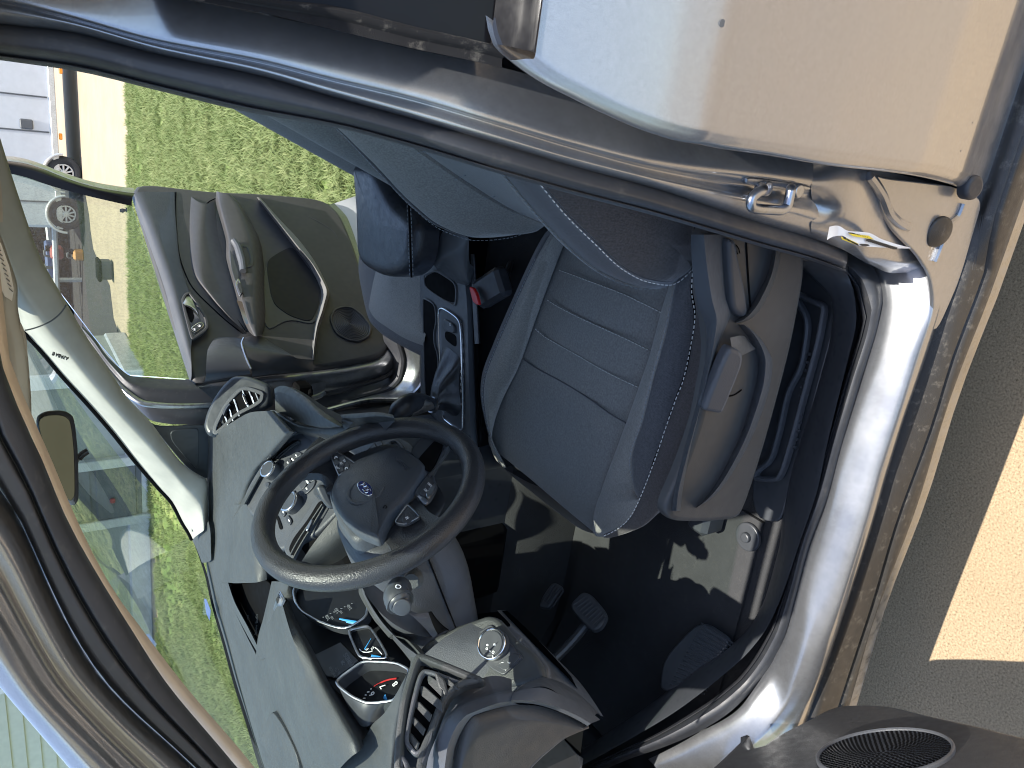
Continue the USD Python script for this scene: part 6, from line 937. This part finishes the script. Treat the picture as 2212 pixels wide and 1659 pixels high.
part('cushion_nose', loft([Z3(noseC), Z3([(a[0]+4, a[1]-6, a[2]-.03) for a in noseC]), Z3([(a[0]+2, a[1]-30, a[2]-.09) for a in noseC])], m=50, k=4), 'bolster_cloth', seat)
lf = lambda P, dz: Z3([(a[0], a[1], a[2]+dz) for a in P])
part('seam_stitch', stitch(lf(stR[1:], .004), lift=.002), 'thread_dim', seat); part('seam_stitch', stitch(S1+[0, -.001, .003], lift=.001, r=.0006), 'thread_dim', seat); part('seam_stitch', stitch(S2+[0, -.002, .002], lift=.001, r=.00085), 'thread', seat)
for i, S in enumerate(([(1425, 100), (1600, 165), (1800, 240), (1950, 310), (2070, 370)], [(1352, 287), (1430, 335), (1600, 420), (1800, 510), (1995, 605)], [(1277, 467), (1350, 525), (1520, 620), (1720, 735), (1918, 830)])):
    P = L(c5(*S), Z=.7185); part('quilt_seam', tube(P-[0, 0, .0022], .0016, n=5), 'seat_centre_cloth', seat); part('seam_stitch', stitch(P+[0, 0, .0005], r=.00065), 'thread', seat)
part('quilt_seam', tube(L(c5((1200, 652), (1290, 715), (1450, 800), (1640, 920), (1750, 1000), (1838, 1050)), Z=.7175), .0016, n=6), 'bolster_cloth', seat)
# backrest
yv = lambda pts: np.array([D(a[0], a[1], Y=a[2]) for a in pts])
B0 = [(640, 200, .81), (730, 278, .80), (817, 368, .80), (887, 441, .80), (956, 493, .80), (1025, 514, .795), (1095, 509, .78), (1166, 481, .74)]
B1 = [(800, 250, .70), (900, 323, .70), (984, 382, .70), (1046, 422, .70), (1105, 455, .70), (1140, 470, .69), (1161, 479, .68), (1185, 487, .67)]
B2 = [(1000, 280, .43), (1078, 374, .42), (1130, 430, .42), (1167, 481, .42), (1180, 500, .42), (1200, 520, .42), (1232, 546, .42), (1260, 568, .42)]
B3 = [(1005, 270, .40), (1082, 366, .40), (1172, 474, .395), (1237, 540, .39), (1298, 586, .385), (1355, 611, .38), (1384, 618, .375), (1440, 613, .365)]
B4 = [(1090, 300, .315), (1170, 400, .31), (1220, 460, .31), (1283, 522, .31), (1342, 576, .31), (1396, 603, .31), (1441, 610, .31), (1491, 577, .315)]
B5 = [(1250, 300, .285), (1300, 370, .28), (1350, 420, .28), (1400, 470, .28), (1440, 520, .28), (1465, 545, .28), (1480, 560, .285), (1493, 570, .29)]
B6 = [(1494, 360, .285), (1494, 420, .28), (1494, 450, .28), (1494, 487, .28), (1494, 520, .28), (1494, 540, .285), (1494, 555, .29), (1494, 573, .30)]
bkx = lambda P, dx: yv(P)+[dx, 0, 0]
bk_ = part('backrest', loft([yv(B0), yv(mid3(B0, B1, .4, 0))+[-.012, 0, .004], yv(mid3(B0, B1, .8, 0))+[-.004, 0, 0], yv(B1)], m=60, k=6, drop=.005, edge=.06), 'seat_cloth', seat)
part('backrest_centre', loft([yv(B1), yv(mid3(B1, B2, .3, 0))+[.012, 0, 0], yv(mid3(B1, B2, .7, 0))+[.016, 0, 0], yv(B2)+[.01, 0, 0]], m=40, k=5, drop=.004, edge=.05), 'seat_centre_cloth', seat)
part('backrest_bolster', loft([yv(B2)+[.02, 0, 0], yv(B3)+[0.004, .006, 0], yv(B3), yv(mid3(B3, B4, .4, 0))+[-.006, -.003, 0], yv(mid3(B3, B4, .85, 0))+[0, 0, 0], yv(B4)], m=60, k=5, drop=.002, edge=.05), 'bolster_cloth', seat)
part('backrest_side', loft([yv(B4), yv(mid3(B4, B5, .3, 0))+[0, -.006, 0], yv(B5), yv(B6), yv(B6)+[.3, .01, .05]], m=50, k=5, drop=.003, edge=.06), 'side_cloth', seat)
part('backrest_piping', tube(yv(B3)+[-.001, 0, .002], .0022, n=6), 'seat_cloth', seat)
part('seam_stitch', stitch(yv(B0)+[-.004, -.004, .0]), 'thread_dim', seat); part('seam_stitch', stitch(yv(B4)+[-.003, -.004, 0], r=.0008), 'thread', seat); part('seam_stitch', stitch(yv(B3)+[-.004, -.002, 0], r=.0006), 'thread_dim', seat)
for S in ([(902, 323), (925, 318), (1000, 322)], [(983, 381), (1010, 370), (1060, 367), (1078, 372)], [(1047, 422), (1075, 416), (1120, 414)], [(1107, 456), (1140, 455), (1170, 457)]): part('seam_stitch', stitch(L(S, Y=.66)+[-.006, 0, 0], r=.0006), 'thread_dim', seat)
part('backrest_skirt', loft([yv(B0[3:])+[.0, 0, -.003], yv(B0[3:])+[.03, .01, -.03], yv(B0[3:])+[.12, .02, -.05]], m=24, k=3), 'bolster_cloth', seat)
part('backrest_edge', loft([yv(B0)+[.002, .002, -.002], yv([(a[0]-9, a[1]+9, a[2]+.01) for a in B0])+[.01, 0, 0], yv(B0)+[.08, .03, -.01]], m=40, k=3), 'bolster_cloth', seat)
# plastic side shield with recliner strap shapes and height lever
SY = .262; sy = lambda pts, o=0: L(pts, Y=SY-o)
va = part('seat_valance', pad(sy([(1490, 470), (1497, 620), (1510, 690), (1516, 760), (1490, 900), (1455, 1000), (1415, 1090), (1432, 1116), (1500, 1118), (1578, 1112), (1600, 1060), (1640, 930), (1690, 740), (1722, 560), (1690, 470)], .0), n=[0, -1, 0], h=.02, bev=.010, m=120), 'valance_plastic', seat, label='grey plastic side shield of the seat')
s6 = lambda pts, o=.02: sy(c6(*pts), o)
part('shield_band', loft([s6([(140, -120), (150, 100), (180, 300), (236, 480), (222, 700), (170, 950), (90, 1250), (40, 1450), (20, 1600)]), s6([(220, -120), (240, 80), (270, 280), (300, 430), (270, 620), (205, 920), (115, 1260), (70, 1440), (50, 1600)], .045), s6([(330, -120), (335, 60), (350, 250), (385, 385), (330, 520), (250, 780), (150, 1150), (100, 1400), (75, 1600)])], m=60, k=6), 'dash_dark', va)
part('shield_band', loft([s6([(690, -150), (680, 100), (600, 300), (500, 410), (425, 430)]), s6([(665, -150), (650, 100), (570, 290), (480, 400), (420, 428)], .040), s6([(645, -150), (630, 90), (545, 270), (460, 390), (410, 420)])], m=40, k=5), 'valance_plastic', va)
part('shield_band', loft([s6([(430, 440), (520, 560), (560, 680), (540, 830), (480, 1050), (380, 1280), (250, 1500), (170, 1580)]), s6([(470, 440), (570, 560), (605, 680), (585, 840), (515, 1060), (410, 1290), (270, 1500), (180, 1575)], .042), s6([(500, 460), (620, 600), (648, 680), (625, 850), (550, 1070), (430, 1310), (290, 1500), (190, 1570)])], m=60, k=5), 'dash_dark', va)
part('shield_inset', pad(s6([(330, -100), (345, 150), (362, 330), (405, 382), (440, 382), (460, 345), (440, 200), (405, 40), (380, -100)]), n=[0, -1, 0], h=.012, bev=.006, m=70), 'dash_dark', va)
part('shield_seam', tube(s6([(480, -150), (500, 200), (510, 330)], .021), .0015, n=5), 'dark_void', va)
lv_ = part('height_lever', pad(s6([(340, 552), (395, 570), (412, 610), (400, 680), (305, 955), (285, 970), (205, 962), (198, 945), (300, 640)], .045), n=[-.05, -1, .2], h=.016, bev=.006, m=80), 'dash_dark', seat, label='seat height lever')
part('lever_side', loft([s6([(412, 612), (400, 690), (305, 965)], .058), s6([(425, 640), (400, 720), (315, 955)], .045), s6([(430, 650), (405, 730), (320, 950)], .022)], m=16, k=3), 'valance_plastic', lv_)
part('lever_root', loft([s6([(385, 520), (390, 560), (420, 655)], .056), s6([(430, 510), (440, 570), (440, 640)], .052), s6([(475, 512), (500, 545), (545, 590)], .028)], m=16, k=4), 'valance_plastic', lv_)
part('shield_line', tube(s6([(345, 890), (400, 880), (455, 845)], .021), .0012, n=5), 'dark_void', va)
for a in (((815-120, 880), (830-120, 905)),): part('shield_mark', tube(sy(cb((790, 850), (800, 880), (815, 905)), .022), .0009, n=4), 'dark_void', va); part('shield_mark', tube(sy(cb((800, 835), (820, 860), (830, 900)), .022), .0009, n=4), 'dark_void', va)
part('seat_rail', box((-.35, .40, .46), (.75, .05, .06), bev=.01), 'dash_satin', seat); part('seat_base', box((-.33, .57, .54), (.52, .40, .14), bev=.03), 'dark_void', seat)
part('backrest_shell', loft([[(.02, .30, .70), (.05, .30, 1.0), (.17, .32, 1.32)], [(.10, .34, .70), (.15, .36, 1.0), (.27, .38, 1.32)], [(.10, .76, .70), (.15, .76, 1.0), (.27, .74, 1.32)], [(-.02, .81, .70), (.05, .81, 1.0), (.17, .78, 1.32)]], m=20, k=5), 'bolster_cloth', seat)
# ================================================================== passenger seat
q1_ = c2((285, 1065), (240, 1230), (205, 1400), (187, 1560))+c5((180, 60), (200, 240), (255, 430), (340, 510), (470, 585), (582, 640)); q2_ = c2((325, 1065), (300, 1250), (298, 1400), (300, 1560))+c5((300, 10), (262, 200), (240, 330), (300, 420), (420, 500), (578, 570)); q3_ = c2((420, 1065), (420, 1300), (440, 1400), (450, 1580))+c5((450, 30), (460, 200), (480, 320), (520, 380), (570, 440), (600, 480))
q4_ = c2((560, 1065), (560, 1300), (580, 1400), (580, 1580))+c5((590, 30), (600, 120), (600, 240), (600, 320), (610, 380), (620, 420))
qs = part('passenger_seat', loft([L(q2_, Z=.725), L([((a[0]+b[0])/2, (a[1]+b[1])/2) for a, b in zip(q2_, q3_)], Z=.735), L(q3_, Z=.725), L(q4_, Z=.705)], m=50, k=5), 'seat_cloth', label='far seat in dark grey cloth')
part('cushion_side', loft([L(q2_, Z=.725), L([((a[0]*.4+b[0]*.6), (a[1]*.4+b[1]*.6)) for a, b in zip(q2_, q1_)], Z=.715), L(q1_, Z=.67), L([(a[0]+4, a[1]-3) for a in q1_], Z=.58)], m=60, k=5), 'bolster_cloth', qs)
part('seam_stitch', stitch(L(c2((288, 1160), (250, 1290), (222, 1400), (200, 1540))+c5((192, 60),), Z=.705)), 'thread_dim', qs)
part('backrest', loft([[(-.20, 1.44, .74), (-.09, 1.44, 1.0), (.02, 1.42, 1.28)], [(-.24, 1.36, .74), (-.13, 1.36, 1.0), (-.0, 1.36, 1.30)], [(-.19, 1.22, .74), (-.08, 1.22, 1.0), (.04, 1.22, 1.33)], [(-.24, 1.06, .74), (-.13, 1.06, 1.0), (-.0, 1.08, 1.30)], [(-.18, 1.00, .74), (-.07, 1.00, 1.0), (.04, 1.02, 1.28)]], m=24, k=6), 'seat_cloth', qs)
part('backrest_shell', loft([[(-.20, 1.44, .74), (-.09, 1.44, 1.0), (.02, 1.42, 1.28)], [(.0, 1.40, .74), (.06, 1.40, 1.0), (.14, 1.38, 1.30)], [(.0, 1.04, .74), (.06, 1.04, 1.0), (.14, 1.06, 1.30)], [(-.18, 1.0, .74), (-.07, 1.0, 1.0), (.04, 1.02, 1.28)]], m=20, k=4), 'bolster_cloth', qs)
part('seat_base', box((-.36, 1.24, .56), (.46, .40, .24), bev=.04), 'dark_void', qs)
# ================================================================== near front door, open
NO, NT = np.array([-.947, .082, .42]), np.array([.597, -.802, 0]); NN = np.array([.802, .597, 0])
np_ = lambda pts, o=0: L(pts, pl=(NO+NN*o, NN))
def nd(s, z, o=0): return NO+NT*s+np.array([0, 0, z-.42])+NN*o
edge9 = c9((540, 1600), (700, 1480), (860, 1400), (980, 1330), (1060, 1300), (1130, 1290), (1280, 1285), (1450, 1300), (1700, 1370), (2000, 1440), (2212, 1500), (2400, 1545), (2700, 1640))
E9 = np_(edge9, .0)
top = np.array([nd(-.10, 1.1), nd(-.06, 1.1), nd(.0, 1.1), nd(.1, 1.1), nd(.2, 1.1), nd(.3, 1.1), nd(.4, 1.1), nd(.5, 1.1), nd(.6, 1.1), nd(.7, 1.1), nd(.8, 1.1), nd(.9, 1.1), nd(1.0, 1.1)])
fdn = part('near_front_door', pad(np.vstack([E9, [nd(.98, .50), nd(1.02, .8), nd(1.0, 1.10), nd(.06, 1.10), nd(.02, .75), nd(-.05, .55)]]), n=NN, h=.03, bev=.016, m=160, sink=.10, steps=6), 'door_trim', label='open near front door with its loudspeaker grille')
cse = np_(c9((1340, 1490)), .03)[0]; rr_ = .093
sg_ = part('speaker_surround', disc(cse, NN, rr_, .006, bev=.003, seg=80, hollow=.005), 'dash_dark', fdn); part('speaker_cloth', disc(cse, NN, rr_*.97, .0015, bev=.0005, seg=60), 'dash_satin', sg_)
ex9, ey9, _ = basis(NN); dots = []
for k in range(1, 25):
    r = rr_*.955*k/24; n_ = int(2*math.pi*r/.0068)
    for j in range(n_):
        t = 2*math.pi*(j+.5*(k % 2))/n_; dots.append(disc(cse+NN*.0016+r*(math.cos(t)*ex9+math.sin(t)*ey9), NN, .0021, .0006, bev=.0003, seg=6))
part('speaker_perforation', dots, 'dark_void', sg_, kind='stuff')
part('door_skin', loft([[nd(.06, 1.1, -.11), nd(1.04, 1.1, -.11)], [nd(.04, .8, -.15), nd(1.05, .8, -.15)], [nd(.0, .5, -.13), nd(1.02, .5, -.13)], [nd(-.02, .40, -.09), nd(.95, .40, -.09)]], m=20, k=4), 'silver_paint', fdn)
part('door_bottom', loft([E9+NN*-.002, E9+NN*-.05+[0, 0, -.012], E9+NN*-.10], m=60, k=3), 'silver_paint', fdn)
part('window_frame', tube([nd(.04, 1.1, -.06), nd(.10, 1.28, -.03), nd(.25, 1.50, .02), nd(.55, 1.60, .05), nd(.85, 1.60, .05), nd(.95, 1.52, .03), nd(1.0, 1.1, -.06)], .028, n=8, m=60), 'rubber', fdn)
part('window', sheet([nd(.06, 1.1, -.07), nd(.98, 1.1, -.07), nd(.92, 1.54, .03), nd(.85, 1.58, .045), nd(.55, 1.58, .045), nd(.25, 1.48, .02), nd(.12, 1.26, -.03)], .004, n=NN), 'window_glass', fdn)
part('door_mirror', pad([nd(.14, 1.12, -.2), nd(.22, 1.10, -.3), nd(.30, 1.14, -.3), nd(.32, 1.26, -.28), nd(.22, 1.30, -.26), nd(.14, 1.24, -.22)], n=NN, h=.12, bev=.05, m=40), 'silver_paint', fdn)
part('hinge_pillar', loft([[(-1.08, .12, 1.1), (-1.06, .12, .8), (-1.02, .13, .52)], [(-1.20, .10, 1.1), (-1.18, .10, .8), (-1.14, .12, .50)], [(-1.30, .06, 1.1), (-1.28, .06, .8), (-1.22, .08, .45)]], m=20, k=4), 'silver_paint')
